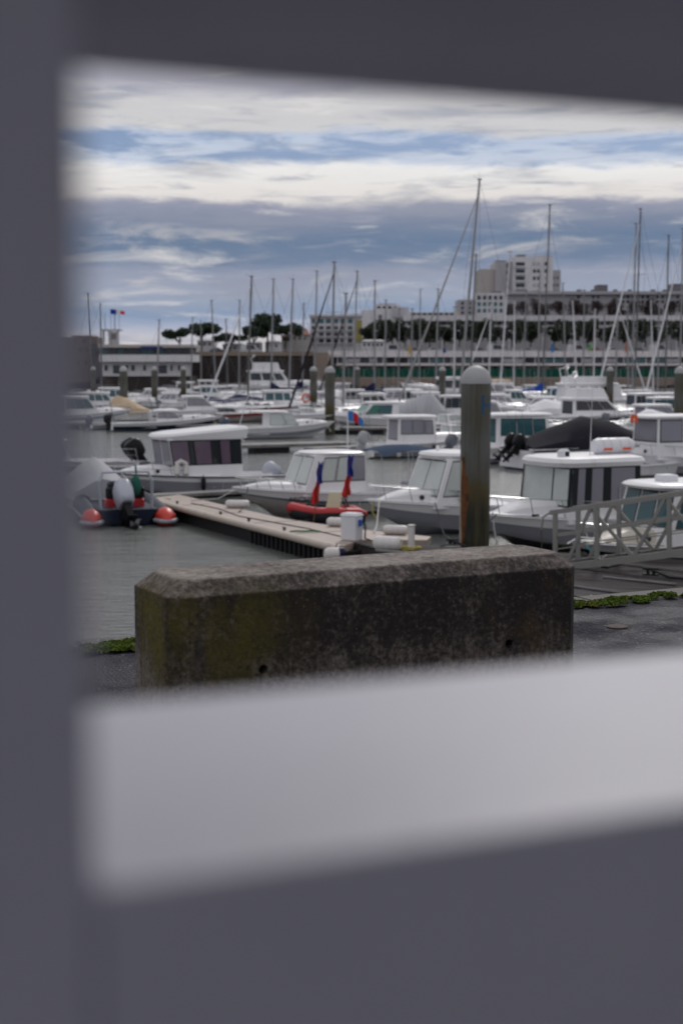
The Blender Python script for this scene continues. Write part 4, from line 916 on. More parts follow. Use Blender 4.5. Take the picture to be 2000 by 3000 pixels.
# ================================================================== MIDDLE AND FAR ROWS OF BOATS
def cabin_boat(label, xc, yc, hd, L, B=None, Fs=.7, Fb=1.05, hm='gel', stripe=None, cab=(.36, .70, 1.3), rf=.35, ra=.05, glass='glass', wf=.78, eng=None, tilt=10, ne=1, rails=True, trunk=.28, roof=True, fly=None, cover=None, name='cabin_boat', cat='motorboat', wins=None, fo=.3, ao=.3, group='boats moored in the far rows', boot=None, fenders=0, tarp=None, antenna=0, bimini=None, deckm=None):
    r = boat_root(name, label, xc, yc, hd, L, cat, group); B = B or L * .36
    g = add_hull(r, L, B, Fs, Fb, M[hm], cab[0] if cab else .42, stripe=(M[stripe[0]], stripe[1], stripe[2]) if stripe else None, boot=M['antifoul'] if boot else None, deckm=M[deckm] if deckm else None)
    zt_ = Fs
    if cab:
        ws = wins or [('S', .06, .34, .42, .92), ('S', .38, .66, .42, .92), ('S', .70, .92, .42, .90), ('F', .06, .94, .40, .92), ('A', .15, .85, .2, .9)]
        F, zt_ = add_cabin(r, L, g, cab[0], cab[1], cab[2], wf, ra, rf, ws, M[glass], rt=.1 + .01 * L, fo=fo, ao=ao, taper=.9, roof=roof, frame=M['rubber'] if yc > 1225 else None)
        if trunk: add_trunk(r, L, g, cab[1] - .03, .93, trunk, port=L > 6.5)
    if yc > 1225 and L > 5:
        p = g(.82); MB().bevbox(p.x - .22, p.x + .22, -.22, .22, p.z + .3, p.z + .36, .02).build('deck_hatch', M['glass_grey'], r)
        p = g(.96); MB().tube([(p.x - .25, 0, p.z + .1), (p.x + .25, 0, p.z + .06), (p.x + .33, 0, p.z - .12)], .035, 6).build('anchor', M['stripe_grey'], r)
        gr_ = MB()
        for y_ in (-.7, -.2, .45): gr_.tube([(.25, y_, Fs), (-.1, y_ * 1.15, Fs + 1.7)], [.02, .006], 5)
        gr_.build('fishing_rods', M['wire'], r)
        p = g(.9); MB().tube([(p.x, p.y, p.z), (p.x + .2, p.y + .5, p.z - .5), (p.x + .1, p.y + 1.0, .45)], .02, 5).tube([(p.x, -p.y, p.z), (p.x + .2, -p.y - .5, p.z - .5), (p.x + .1, -p.y - 1.0, .45)], .02, 5).build('mooring_line', M['rope_w'], r)
    if rails: add_rails(r, g, .5, .985, .42, n=4)
    if eng:
        for i in range(ne): add_outboard(r, -.05, (i - (ne - 1) / 2) * .75, Fs - .15, M[eng], R(tilt), 1.0)
    if fly:
        t0, t1, h = fly; x0, x1 = L * t0, L * t1; w_ = B * .62
        F, b, t = faces_of(x0, x1, zt_ + .05, zt_ + h, w_, w_ * .94, .15, -.1 if False else .45); MB().hexa(b + t).build('flybridge', M['gel'], r)
        pane(F['F'], .08, .92, .62, .97, .03, .02).build('flybridge_screen', M['glass'], r)
        ar = MB()
        for sg in (-1, 1): ar.tube([(x0 + .1, sg * w_ * .47, zt_ + h * .9), (x0 - .1, sg * w_ * .45, zt_ + h + .75), (x0 + .35, sg * w_ * .2, zt_ + h + .95)], .06, 6)
        ar.tube([(x0 + .35, -w_ * .2, zt_ + h + .95), (x0 + .35, w_ * .2, zt_ + h + .95)], .06, 6); ar.build('radar_arch', M['gel'], r); MB().ball((x0 + .35, 0, zt_ + h + 1.12), .2, .2, .14).build('radome', M['gel'], r, smooth=True)
    if cover: add_cover(r, g, L, cover[0], cover[1], cover[2], M[cover[3]], seed=int(xc))
    if bimini:
        m = MB(); x0 = .02 * L; x1 = bimini[0] * L; z = bimini[1]
        m.loft([[(x0 + (x1 - x0) * i / 5, -B * .42, z - .12), (x0 + (x1 - x0) * i / 5, 0, z + .1 * math.sin(math.pi * i / 5) + .04), (x0 + (x1 - x0) * i / 5, B * .42, z - .12)] for i in range(6)], closed=False); m.build('bimini', M[bimini[2]], r, smooth=True)
        m = MB()
        for sg in (-1, 1):
            for x in (x0 + .05, x1 - .05): m.tube([(x, sg * B * .41, z - .12), ((x0 + x1) / 2, sg * B * .45, Fs)], .016, 5)
        m.build('bimini_frame', M['steel'], r)
    for i in range(fenders):
        t = .2 + .55 * i / max(fenders - 1, 1); p = g(t)
        for sg in (-1, 1): add_fender(r, p.x, sg * (p.y + .1), p.z - .4, M['fender_black' if i % 2 else 'pvc'], .5, .12)
    if antenna: add_antenna(r, L * .5, .2, zt_, antenna)
    return r, g
# middle row ---------------------------------------------------------------
cabin_boat('navy hulled motorboat with black outboard across the fairway at left', 492, 1262, 8, 8.4, 2.5, .62, 1.15, 'gel', ('navy', .0, .55), (.40, .66, .75), .8, glass='glass_grey', eng='black', tilt=2, trunk=.3, fenders=0, cover=None)
cabin_boat('small grey inflatable tender with tilted grey outboard at far left', 330, 1258, 20, 3.6, 1.6, .42, .55, 'tube_grey', None, None, eng='eng_grey', tilt=35, rails=False)
cabin_boat('white sports cruiser with long slanted windscreen behind the navy hulled boat', 590, 1236, 12, 9.0, 3.0, .95, 1.45, 'gel', ('stripe_grey', .45, .6), (.34, .66, 1.15), 1.3, glass='glass_grey', wf=.8, fo=.1)
cabin_boat('boat under a tan cover at left, near the thick dark pile', 420, 1232, 30, 7.0, 2.4, .8, 1.1, 'gel', None, None, cover=(.02, .55, [(0, .3), (.2, 1.5), (.5, 1.2), (1, .15)], 'canvas_tan'))
cabin_boat('white sports boat with slate-blue outboard and clear canopy on the far side of the fairway', 822, 1283, 17, 7.6, 2.5, .72, 1.1, 'gel', ('gel_grey', .05, .45), (.36, .66, .95), .75, glass='glass_pale', eng='eng_blue', tilt=30, trunk=.34, fo=.0, ao=.75, wins=[('S', .05, .55, .2, .92), ('S', .6, .95, .2, .9), ('F', .05, .95, .15, .95)])
cabin_boat('white cabin boat with green-tinted windscreen behind the fairway pile', 1108, 1262, 196, 8.2, 2.8, .85, 1.3, 'gel', ('gel_grey', .0, .4), (.34, .74, 1.15), 1.0, glass='glass_teal', trunk=.36, fo=.15, ao=.5, wins=[('S', .22, .58, .38, .9), ('S', .62, .9, .38, .9, M['glass_green'], -.05), ('F', .05, .95, .3, .92, M['glass_green'])], fenders=2)
cabin_boat('boat under a peaked white cover behind the green-windscreen boat', 1195, 1243, 190, 6.6, 2.6, .8, 1.1, 'gel', None, None, cover=(0, .85, [(0, .4), (.25, 1.9), (.4, 1.5), (.75, .8), (1, .1)], 'canvas_grey'), rails=False)
cabin_boat('white fishing boat with open-backed wheelhouse, covered outboard and black fender', 1252, 1337, 18, 7.2, 2.6, .72, 1.15, 'gel', ('gel_grey', .0, .35), (.22, .52, 1.35), .1, glass='glass_grey', eng='canvas_grey', tilt=30, trunk=.4, fenders=3, fo=.35, ao=.4)
cabin_boat('white cabin boat with teal windows right of the large pile', 1545, 1352, 20, 8.6, 2.9, .8, 1.25, 'gel', ('gel_grey', .0, .3), (.24, .58, 1.5), .1, glass='glass_teal', trunk=.35, fo=.5, ao=.5, eng='eng_grey', tilt=40)
cabin_boat('white boat half hidden directly behind the large pile', 1440, 1262, 20, 7.4, 2.6, .9, 1.35, 'gel', ('stripe_grey', .5, .62), (.3, .6, 1.2), .8, glass='glass_grey', trunk=.3)
m9, g9 = cabin_boat('speedboat under a charcoal cover with large tilted black outboard', 1725, 1368, 24, 8.4, 3.0, 1.0, 1.45, 'navy', ('gel', .40, .99), None, eng='black', tilt=42, ne=2, cover=(.03, .84, [(0, .2), (.2, .8), (.5, 1.35), (.75, 1.0), (1, .15)], 'canvas_black'), rails=False)
cabin_boat('white sports yacht with black side windows and pointed bow, right of the large pile', 1742, 1262, 14, 11.5, 3.6, 1.1, 1.55, 'gel', ('black', .62, .82), (.30, .66, 1.2), 1.4, glass='glass', trunk=.35, fly=(.32, .55, .9))
cabin_boat('white trawler yacht with tall superstructure and row of black windows', 1755, 1212, 10, 13.0, 4.2, 1.2, 1.9, 'gel', ('stripe_grey', .5, .58), (.18, .66, 1.75), .6, glass='glass', trunk=.5, fly=(.2, .56, .85), wins=[('S', .06, .2, .55, .9), ('S', .24, .4, .55, .9), ('S', .44, .6, .55, .9), ('S', .64, .8, .55, .9), ('F', .06, .94, .5, .92)])
m12, _ = cabin_boat('white fishing boat with wide flat roof at the right edge, behind the gangway', 1985, 1388, 200, 7.4, 2.8, .75, 1.1, 'gel', ('gel_grey', .0, .4), (.26, .74, 1.75), .05, glass='glass_grey', trunk=.3, fo=.5, ao=.5, wins=[('S', .03, .28, .08, .95), ('S', .32, .60, .08, .95), ('S', .65, .96, .45, .95), ('F', .06, .94, .45, .95)])
cabin_boat('small tender with covered grey outboard at the right edge', 1930, 1392, 30, 4.2, 1.8, .55, .75, 'gel', None, None, eng='canvas_grey', tilt=45, rails=False)
cabin_boat('white flybridge motor yacht moored by the dark stone quay', 822, 1162, 4, 15.5, 4.6, 1.7, 2.5, 'gel', ('stripe_grey', .55, .72), (.16, .62, 2.3), 1.6, glass='glass', trunk=.6, fly=(.2, .5, 1.5))
cabin_boat('white cabin boat with teal windows and orange lifebuoy, left of the fairway pile', 868, 1212, 8, 8.6, 2.9, .8, 1.3, 'gel', ('stripe_teal', .5, .62), (.1, .46, 1.5), .25, glass='glass_teal', trunk=.35)
lb = thing('lifebuoy', 'orange lifebuoy hung on the cabin boat left of the fairway pile', 'lifebuoy', at(896, 1166, 141.5))
MB().loft([[((.36 + .09 * math.cos(b)) * math.cos(a), .09 * math.sin(b), (.36 + .09 * math.cos(b)) * math.sin(a)) for b in [k * math.pi / 3 for k in range(6)]] for a in [k * math.pi / 8 for k in range(17)]], cap=False).build('ring', M['orange'], lb, smooth=True)
cabin_boat('low boat with red sheer stripe behind the navy hulled boat', 690, 1236, 5, 8.5, 2.5, .7, 1.0, 'gel_tan', ('stripe_red', .55, .98), (.3, .55, .5), .5, trunk=.2, rails=False)
cabin_boat('second low boat with red deck stripe, further back', 735, 1219, 3, 9.5, 2.6, .75, 1.05, 'gel', ('stripe_red', .62, .98), None, rails=False)
cabin_boat('white boat with high flared bow behind the large pile, bow to the left', 1345, 1195, 182, 14, 4.0, 1.5, 3.0, 'gel', None, (.3, .7, 1.8), .3, glass='glass', trunk=.4)
cabin_boat('white cruiser with long raked windows just right of the large pile', 1505, 1190, 6, 11.5, 3.6, 1.2, 1.7, 'gel', ('stripe_grey', .45, .55), (.12, .58, 1.5), 1.4, glass='glass_grey', trunk=.4)
oj = thing('life_jacket', 'orange life jacket hanging on a boat near the right edge', 'life jacket', at(1856, 1226, 60)); oj.scale = (.36, .36, .36)
MB().loft([[(-.42, -.1, -.5), (-.08, -.14, -.5), (-.08, .1, -.5), (-.42, .1, -.5)], [(-.45, -.12, 0), (-.05, -.16, 0), (-.05, .1, 0), (-.45, .1, 0)], [(-.3, -.1, .5), (0, -.1, .45), (0, .1, .45), (-.3, .1, .5)]]).build('left_panel', M['orange'], oj, smooth=True)
MB().loft([[(.42, -.1, -.5), (.08, -.14, -.5), (.08, .1, -.5), (.42, .1, -.5)], [(.45, -.12, 0), (.05, -.16, 0), (.05, .1, 0), (.45, .1, 0)], [(.3, -.1, .5), (0, -.1, .45), (0, .1, .45), (.3, .1, .5)]]).build('right_panel', M['orange'], oj, smooth=True)
bn = thing('name_banner', 'white dodger panel with blue lettering above the charcoal cover boat', 'banner', W(1838, 1365, 0) + Vector((0, -.6, 0)))
MB().bevbox(-1.0, 1.05, -.03, .03, .62, 1.0, .02).build('panel', M['white_plastic'], bn); MB().box(-.95, 1.0, -.034, .0, .47, .60).build('blue_band', M['stripe_blue'], bn); text('YAMBO', 'lettering', M['stripe_blue'], bn, (-.2, -.036, .68), (R(90), 0, 0), .30)
# filler boats in the far rows: (label, x, y, heading, kind)
FILL = [('white boat with grey windscreen at far left behind the tender', 240, 1246, 20, 'c'), ('white boat beside the leftmost pile', 300, 1212, 15, 'c'), ('white open boat in front of the harbour office steps', 500, 1172, 5, 's'),
        ('small white wheelhouse boat below the office, beside its last pile', 525, 1163, 180, 'w'), ('white cruiser behind the tan-covered boat', 480, 1204, 190, 'c'), ('white boat with navy engine cover left of the red striped boats', 655, 1206, 8, 'n'),
        ('white boat with navy cockpit cover above the red striped boats', 770, 1202, 12, 'n'), ('white cruiser in the row behind the teal-windowed cabin boat', 820, 1188, 185, 'c'), ('white wheelhouse boat between the two fairway piles and the navy sail', 1010, 1206, 190, 'w'),
        ('white cruiser under the navy sail cover', 1105, 1216, 8, 'c'), ('white boat with a white cockpit cover, right of the fairway pile', 1050, 1192, 12, 't'), ('white sloop-sided cruiser below the green windbreak', 1165, 1190, 186, 'c'),
        ('white boat with grey windows behind the peaked cover', 1262, 1222, 8, 'c'), ('white wheelhouse boat left of the large pile', 1300, 1240, 185, 'w'), ('white speedboat close behind the large pile at left', 1325, 1268, 20, 's'),
        ('small white boat right of the large pile below the blue sail', 1470, 1225, 14, 'c'), ('white cruiser with yellow deck gear behind the teal-windowed boat', 1560, 1232, 188, 'c'), ('white boat beneath the bright blue sail cover', 1640, 1216, 10, 's'),
        ('white boat between the trawler yacht and the right edge', 1880, 1206, 8, 'c'), ('white wheelhouse boat with navy windows near the right edge', 1905, 1250, 186, 'w'), ('white cruiser behind the thick right pile', 1955, 1218, 12, 'c'),
        ('white speedboat with cover in front of the right pile', 1965, 1285, 18, 't'), ('white cruiser in the furthest row beneath the office', 620, 1180, 4, 'c'), ('white boat in the furthest row below the flybridge yacht', 700, 1184, 184, 's'),
        ('white boat near the tan wall end, furthest row', 935, 1172, 6, 'c'), ('navy-covered boat in the furthest row below the windbreak', 1130, 1168, 8, 'n'), ('white boat in the furthest row right of the tall mast', 1430, 1166, 186, 'c'),
        ('white boat in the furthest row below the orange flag', 1840, 1172, 4, 'c'), ('boat with a tan bimini behind the large pile', 1500, 1172, 10, 'b'), ('dark hulled boat under the stone quay at left', 625, 1160, 3, 'd'),
        ('grey-white wheelhouse boat left of the white trawler yacht', 1610, 1192, 188, 'w'), ('white speedboat between the red striped boats and the sports boat', 905, 1240, 12, 's'),
        ('white wheelhouse boat left of the tan-covered boat', 350, 1196, 12, 'w'), ('white speedboat right of the tan-covered boat', 560, 1208, 10, 's'), ('white cruiser between the office piles, middle row', 440, 1186, 186, 'c'),
        ('white boat with white cover above the red striped boats', 705, 1194, 184, 't'), ('white cruiser left of the fairway pile, second row', 910, 1200, 186, 'c'), ('white speedboat right of the fairway pile', 1030, 1230, 14, 's'),
        ('white cruiser above the green-windscreen boat', 1150, 1204, 188, 'c'), ('white wheelhouse boat above the peaked cover', 1225, 1206, 12, 'w'), ('white speedboat in front of the teal-windowed boat at right', 1690, 1290, 200, 's'),
        ('white cruiser between the large pile and the blue sail, second row', 1520, 1206, 8, 'c'), ('white boat with white cover left of the trawler yacht', 1660, 1236, 12, 't'), ('white wheelhouse boat right of the trawler yacht', 1850, 1228, 190, 'w'),
        ('white cruiser in front of the right pile', 1930, 1268, 14, 'c'), ('white speedboat behind the charcoal-covered boat', 1830, 1290, 196, 's'), ('white cruiser in the furthest row, left of the navy sail', 990, 1168, 186, 'c'),
        ('navy-covered boat in the furthest row at right', 1950, 1178, 8, 'n'), ('white boat in the furthest row below the tower block', 1570, 1170, 4, 'c'), ('white boat in the furthest row below the market canopy', 1240, 1168, 184, 's'), ('white speedboat between the wheelhouse boat and the large pile', 1335, 1310, 24, 's')]
rf_ = random.Random(5)
for (lb_, x, y, h, k) in FILL:
    L = rf_.uniform(7, 9.5); st = rf_.choice([None, ('stripe_grey', .5, .6), ('stripe_blue', .5, .62), ('gel_grey', .0, .4)])
    h += rf_.uniform(-5, 5)
    if k == 'c': cabin_boat(lb_, x, y, h, L, None, .85, 1.35, 'gel', st, (.3, .66, rf_.uniform(1.0, 1.4)), rf_.uniform(.7, 1.2), glass=rf_.choice(['glass', 'glass_grey', 'glass', 'glass_grey', 'glass_teal']), trunk=.34, antenna=rf_.choice((0, 1.6, 2.4)), fenders=rf_.choice((0, 2, 3)), eng=rf_.choice((None, None, 'eng_grey')))
    elif k == 'w': cabin_boat(lb_, x, y, h, L * .85, None, .75, 1.2, 'gel', st, (.22, .54, 1.5), .12, glass=rf_.choice(['glass', 'glass_teal']), trunk=.3, antenna=1.5)
    elif k == 's': cabin_boat(lb_, x, y, h, L * .8, None, .7, 1.05, 'gel', st, (.38, .6, .6), .5, glass='glass_pale', roof=False, trunk=.3, eng=rf_.choice(['black', 'eng_grey', 'canvas_white']), tilt=25)
    elif k == 'n': cabin_boat(lb_, x, y, h, L, None, .8, 1.2, 'gel', st, None, cover=(.0, .6, [(0, .4), (.3, 1.0), (.7, .6), (1, .1)], 'canvas_navy'))
    elif k == 't': cabin_boat(lb_, x, y, h, L, None, .8, 1.2, 'gel', st, None, cover=(.0, .75, [(0, .3), (.35, 1.2), (.7, .6), (1, .1)], 'canvas_white'))
    elif k == 'b': cabin_boat(lb_, x, y, h, L, None, .8, 1.2, 'gel', st, (.42, .7, .9), .6, bimini=(.45, 2.9, 'canvas_tan'))
    elif k == 'd': cabin_boat(lb_, x, y, h, 12, 3.4, 1.2, 1.9, 'navy', None, (.3, .6, 1.2), .6, glass='glass')

# sailing boats: mast head pixel, foot pixel x, waterline y, heading, hull length, extras
def sailboat(label, xt, yt, xb, yw, hd, L=9.0, mm='mast', hull='gel', cover=None, furl=None, r=.11, spread=2, mast_t=.55, stripe=None):
    base = W(xb, yw); Y = base.y
    d = Vector((math.cos(R(hd)), math.sin(R(hd)), 0))
    stern = base - d * L * mast_t
    o = thing('sailing_boat', label, 'sailboat', stern, R(hd), 'sailing boats at their moorings')
    B = L * .32; g = add_hull(o, L, B, .85, 1.15, M[hull], .30, flare=.72, transom=.62, stripe=(M[stripe or 'stripe_blue'], .74, .84))
    add_trunk(o, L, g, .30, .80, .38, wf=.6, port=False); add_rails(o, g, .02, .985, .55, low=True, n=7, r=.012)
    for s_ in (-1, 1):
        for k in range(3):
            p = g(.36 + k * .1); MB().box(p.x, p.x + .55, s_ * p.y * .6 - .02, s_ * p.y * .6 + .02, p.z + .14, p.z + .28).build('cabin_window', M['glass'], o)
    Rz_ = Matrix.Rotation(-R(hd), 3, 'Z')
    topw = at(xt, yt, Y); tl = Rz_ @ (topw - stern); ft = Vector((L * mast_t, 0, 1.2))
    mast = MB().tube([ft, ft.lerp(tl, .5), tl], [r, r * .95, r * .7], 8).build('mast', M[mm], o, smooth=True)
    hd_ = MB().tube([tl, tl + Vector((0, 0, .7))], .008, 4); hd_.tube([tl + Vector((-.05, 0, 0)), tl + Vector((.55, 0, .1)), tl + Vector((.55, 0, .35))], .012, 4); hd_.bevbox(tl.x - .2, tl.x + .2, tl.y - .05, tl.y + .05, tl.z - .05, tl.z + .06, .01); hd_.build('mast_head', M['mast_dark'], mast)
    wr = MB(); bow = Vector((L * .985, 0, 1.15)); st = Vector((.1, 0, .95))
    wr.tube([tl, st], .015, 4)
    sps = []
    for i in range(spread):
        q = ft.lerp(tl, .36 + .30 * i if spread > 1 else .5); sps.append(q); sp_ = MB().tube([q + Vector((-.1, -B * .30, 0)), q, q + Vector((-.1, B * .30, 0))], .022, 5); sp_.build('spreader', M[mm], mast)
    for sg in (-1, 1):
        ch_ = Vector((ft.x - .15, sg * B * .46, 1.0)); pts = [ch_] + [q + Vector((-.1, sg * B * .30, 0)) for q in sps] + [tl]; wr.tube(pts, .015, 4); wr.tube([Vector((ft.x - .1, sg * B * .44, 1.0)), sps[0]], .013, 4)
    wr.build('rigging', M['wire'], o)
    fz = ft.lerp(tl, .93)
    MB().tube([bow + Vector((0, 0, .2)), bow.lerp(fz, .5), fz], [.10, .09, .035] if furl else .016, 6).build('forestay', M[furl] if furl else M['wire'], o, smooth=True)
    bl = L * .36; bz = 2.1; MB().tube([(ft.x - .1, 0, bz), (ft.x - bl, 0, bz + .05)], .06, 6).build('boom', M[mm], o)
    if cover:
        secs = []
        for i in range(7):
            u = i / 6; x = ft.x + .05 - (bl + .05) * u; h_ = .16 + .75 * max(0, 1 - u * 3.2) + .10 * (1 - u); w_ = .10 + .10 * (1 - u)
            secs.append([(x, -w_, bz - .05), (x, -w_ * 1.1, bz + h_ * .4), (x, -.04, bz + h_), (x, .04, bz + h_), (x, w_ * 1.1, bz + h_ * .4), (x, w_, bz - .05)])
        MB().loft(secs).build('sail_cover', M[cover], o, smooth=True)
    return o
SAIL = [('sailboat with the leftmost mast, in front of the tan building', 257, 860, 272, 1172, 190, 9, 'mast_dark', {}),
        ('sailboat with the mast beside the roof tower of the office', 294, 890, 299, 1168, 15, 9, 'mast_dark', {}),
        ('sailboat with short yellowish mast in front of the office', 467, 938, 459, 1180, 190, 7, 'mast', {}),
        ('sailboat with thin mast at the right end of the office roof', 565, 930, 560, 1150, 10, 10, 'mast', {}),
        ('sailboat with mast beside the first umbrella pines', 620, 880, 633, 1168, 12, 9, 'mast', {}),
        ('sailboat with short mast left of the tall dark one', 662, 935, 668, 1160, 12, 8, 'mast_dark', {}),
        ('sailboat with thick dark-headed mast and pale furled foresail', 737, 810, 726, 1216, 205, 10, 'mast_dark', dict(furl='canvas_white', r=.11)),
        ('sailboat with mast second left of the apartment block', 801, 818, 794, 1192, 196, 10, 'mast', dict(cover='canvas_navy')),
        ('sailboat with mast next to the red tiled house', 858, 818, 846, 1192, 196, 10, 'mast', {}),
        ('sailboat with mast at the left edge of the apartment block', 928, 795, 919, 1184, 192, 11, 'mast', {}),
        ('sailboat with dark furled foresail running down past the fairway pile', 979, 768, 970, 1236, 222, 11, 'mast', dict(furl='canvas_black')),
        ('sailboat with lower mast in front of the apartment block', 1013, 860, 1004, 1232, 200, 8, 'mast', {}),
        ('sailboat with dark furled foresail in front of the mustard panel', 1046, 795, 1034, 1192, 208, 11, 'mast', dict(furl='canvas_black')),
        ('sailboat with navy sail cover below the green hedge', 1098, 823, 1096, 1196, 10, 10, 'mast', dict(cover='canvas_navy')),
        ('sailboat with thin far mast over the white stepped building', 1231, 848, 1228, 1154, 10, 9, 'mast', {}),
        ('sailboat with mast just left of the high white bow', 1283, 847, 1275, 1190, 190, 9, 'mast', {}),
        ('large yacht with the tallest leaning mast and thick furled foresail', 1404, 525, 1343, 1228, 200, 14, 'mast', dict(furl='mast', r=.13)),
        ('sailboat with short dark mast beside the tallest one', 1394, 745, 1374, 1192, 195, 10, 'mast_dark', {}),
        ('sailboat with leaning white mast left of the tower block', 1493, 738, 1462, 1190, 195, 10, 'mast_white', {}),
        ('sailboat with white mast rising over the balconies block', 1506, 880, 1503, 1180, 15, 9, 'mast_white', {}),
        ('sailboat with tall dark mast across the tower block and bright blue sail cover', 1610, 600, 1586, 1200, 12, 11, 'mast_dark', dict(cover='canvas_blue', r=.1)),
        ('sailboat with pale mast close left of the tall dark mast', 1580, 796, 1575, 1186, 190, 9, 'mast', {}),
        ('sailboat with mast right of the tower block', 1648, 830, 1656, 1172, 10, 8, 'mast', {}),
        ('sailboat with mast between the tower block and the chimney', 1710, 850, 1707, 1168, 190, 8, 'mast', {}),
        ('sailboat with the left mast of the close pair at right', 1862, 655, 1849, 1194, 192, 10, 'mast', {}),
        ('sailboat with the taller mast of the close pair at right', 1875, 612, 1856, 1206, 200, 11, 'mast_dark', dict(furl='canvas_white', r=.1)),
        ('sailboat with mast second from the right edge', 1957, 690, 1946, 1196, 192, 10, 'mast_dark', dict(r=.1)),
        ('sailboat with mast at the right edge and pale furled foresail', 2000, 670, 1988, 1202, 205, 11, 'mast', dict(furl='canvas_white', cover='canvas_navy')),
        ('sailboat with slim mast in front of the pines, left of the yacht', 589, 940, 590, 1156, 8, 8, 'mast', {}),
        ('sailboat with slim mast over the market roof', 1170, 905, 1166, 1176, 10, 8, 'mast', {}),
        ('sailboat with slim mast below the yellow panels', 1770, 900, 1762, 1180, 190, 8, 'mast', {}),
        ('sailboat with slim mast left of the right edge pair', 1905, 880, 1912, 1182, 15, 8, 'mast_white', {}),
        ('sailboat with short mast in front of the long cream wing', 1207, 905, 1203, 1182, 192, 8, 'mast', dict(cover='canvas_navy')), ('sailboat with short pale mast left of the large pile cap', 1332, 900, 1328, 1206, 12, 8, 'mast_white', {}),
        ('sailboat with pale mast directly above the large pile', 1437, 890, 1430, 1186, 195, 9, 'mast_white', dict(furl='canvas_white')), ('sailboat with mast in front of the balconies of the tower', 1540, 850, 1532, 1178, 190, 9, 'mast', {}),
        ('sailboat with pale leaning mast below the bare trees', 1676, 880, 1690, 1196, 15, 8, 'mast_white', dict(cover='canvas_blue')), ('sailboat with white mast under the stair tower', 1742, 905, 1736, 1190, 192, 8, 'mast_white', {}),
        ('sailboat with mast left of the orange banner', 1808, 870, 1800, 1200, 12, 9, 'mast', dict(furl='mast_white')), ('sailboat with short mast right of the orange banner', 1836, 900, 1838, 1188, 190, 8, 'mast', {}),
        ('sailboat with slim mast between the last two tall masts', 1930, 860, 1924, 1192, 190, 9, 'mast', {}), ('sailboat with short mast in front of the low pine house', 702, 880, 700, 1172, 190, 9, 'mast', {}),
        ('sailboat with short mast over the tan abutment', 890, 890, 886, 1178, 12, 8, 'mast', dict(cover='canvas_navy')), ('sailboat with short mast right of the mustard strip', 1130, 880, 1126, 1184, 190, 8, 'mast', {})]
for (lb_, xt, yt, xb, yw, h, L, mm, kw) in SAIL: sailboat(lb_, xt, yt, xb, yw, h, L, mm, **kw)

# far pontoons the rows lie at
def long_pontoon(label, a, b, z=.5, w=1.6):
    p, q = W(*a, z), W(*b, z); d = q - p; o = thing('walkway_pontoon', label, 'pontoon', p, math.atan2(d.y, d.x), 'walkway pontoons between the boat rows'); Ln = d.length
    k = 0; seg = None
    while k * 6 < Ln:
        MB().bevbox(k * 6 + .05, min(k * 6 + 5.95, Ln), -w / 2, w / 2, -.18, 0, .02).build('deck_section', M['pont_grey'], o); MB().bevbox(k * 6 + 1, k * 6 + 3, -w / 2 + .1, w / 2 - .1, -.8, -.19, .03).build('float', M['float'], o); k += 1
    return o
long_pontoon('walkway pontoon in front of the sports boat with slate-blue outboard', (690, 1302), (1010, 1294)); long_pontoon('short low pontoon right of the fairway pile base', (905, 1312), (1075, 1304), w=1.0)
long_pontoon('walkway pontoon behind the navy hulled boat', (120, 1236), (960, 1250)); long_pontoon('walkway pontoon through the right-hand rows', (1000, 1250), (2150, 1262)); long_pontoon('furthest walkway pontoon below the quays', (100, 1168), (2150, 1176), w=2)

# small things lying on the near pontoon -------------------------------------------------
ut = thing('utility_pedestal', 'white power and water pedestal at the pontoon corner', 'pedestal', W(1030, 1582, ZD + .002), R(-30)); ut.scale = (.92, .92, .95)
MB().bevbox(-.23, .23, -.2, .2, 0, .64, .02).build('cabinet', M['white_plastic'], ut); MB().hexa([(-.25, -.22, .642), (.25, -.22, .642), (.25, .22, .642), (-.25, .22, .642), (-.21, -.18, .71), (.21, -.18, .71), (.21, .18, .71), (-.21, .18, .71)]).build('lid', M['white_plastic'], ut)
for z in (.5, .42): MB().bevbox(.232, .32, -.06, .04, z - .04, z + .05, .015).build('tap', M['blue_plastic'], ut)
MB().tube([(.3, .08, .55), (.36, .1, .35), (.34, .12, .05), (.5, .1, .02)], .025, 6).build('hose', M['iron'], ut)
def lying_fender(px, py, ang, label, L=.75, r=.15, ends=None):
    o = thing('fender', label, 'fender', W(px, py, ZD + .004) + Vector((0, 0, r)), R(ang))
    MB().tube([(-L / 2, 0, 0), (-L / 2 + .06, 0, 0), (L / 2 - .06, 0, 0), (L / 2, 0, 0)], [r * .7, r, r, r * .7], 14).build('body', M['pvc'], o, smooth=True)
    for k in (-.18, .02, .2): MB().tube([(k * L / .75 - .012, 0, 0), (k * L / .75 + .012, 0, 0)], r * 1.02, 14).build('rib', M['white_plastic'], o)
    if ends: MB().tube([(L / 2 - .16, 0, 0), (L / 2 - .05, 0, 0), (L / 2 + .04, 0, 0)], [r * 1.03, r * 1.0, r * .6], 14).build('end_cap', M[ends], o, smooth=True)
    return o
lying_fender(1135, 1612, -22, 'large white ribbed fender lying on the planks left of the post', .66, .165); lying_fender(1158, 1566, -14, 'white ribbed fender lying by the bow of the third boat', .62, .12); lying_fender(985, 1542, -20, 'white fender lying behind the pedestal', .5, .12); lying_fender(696, 1488, -12, 'white fender lying on the far part of the pontoon', .72, .12)
hf = thing('hanging_fender', 'white and navy fender hanging at the pontoon corner', 'fender', W(1004, 1603, ZD) + en * .18 + Vector((0, 0, -.14)), R(15))
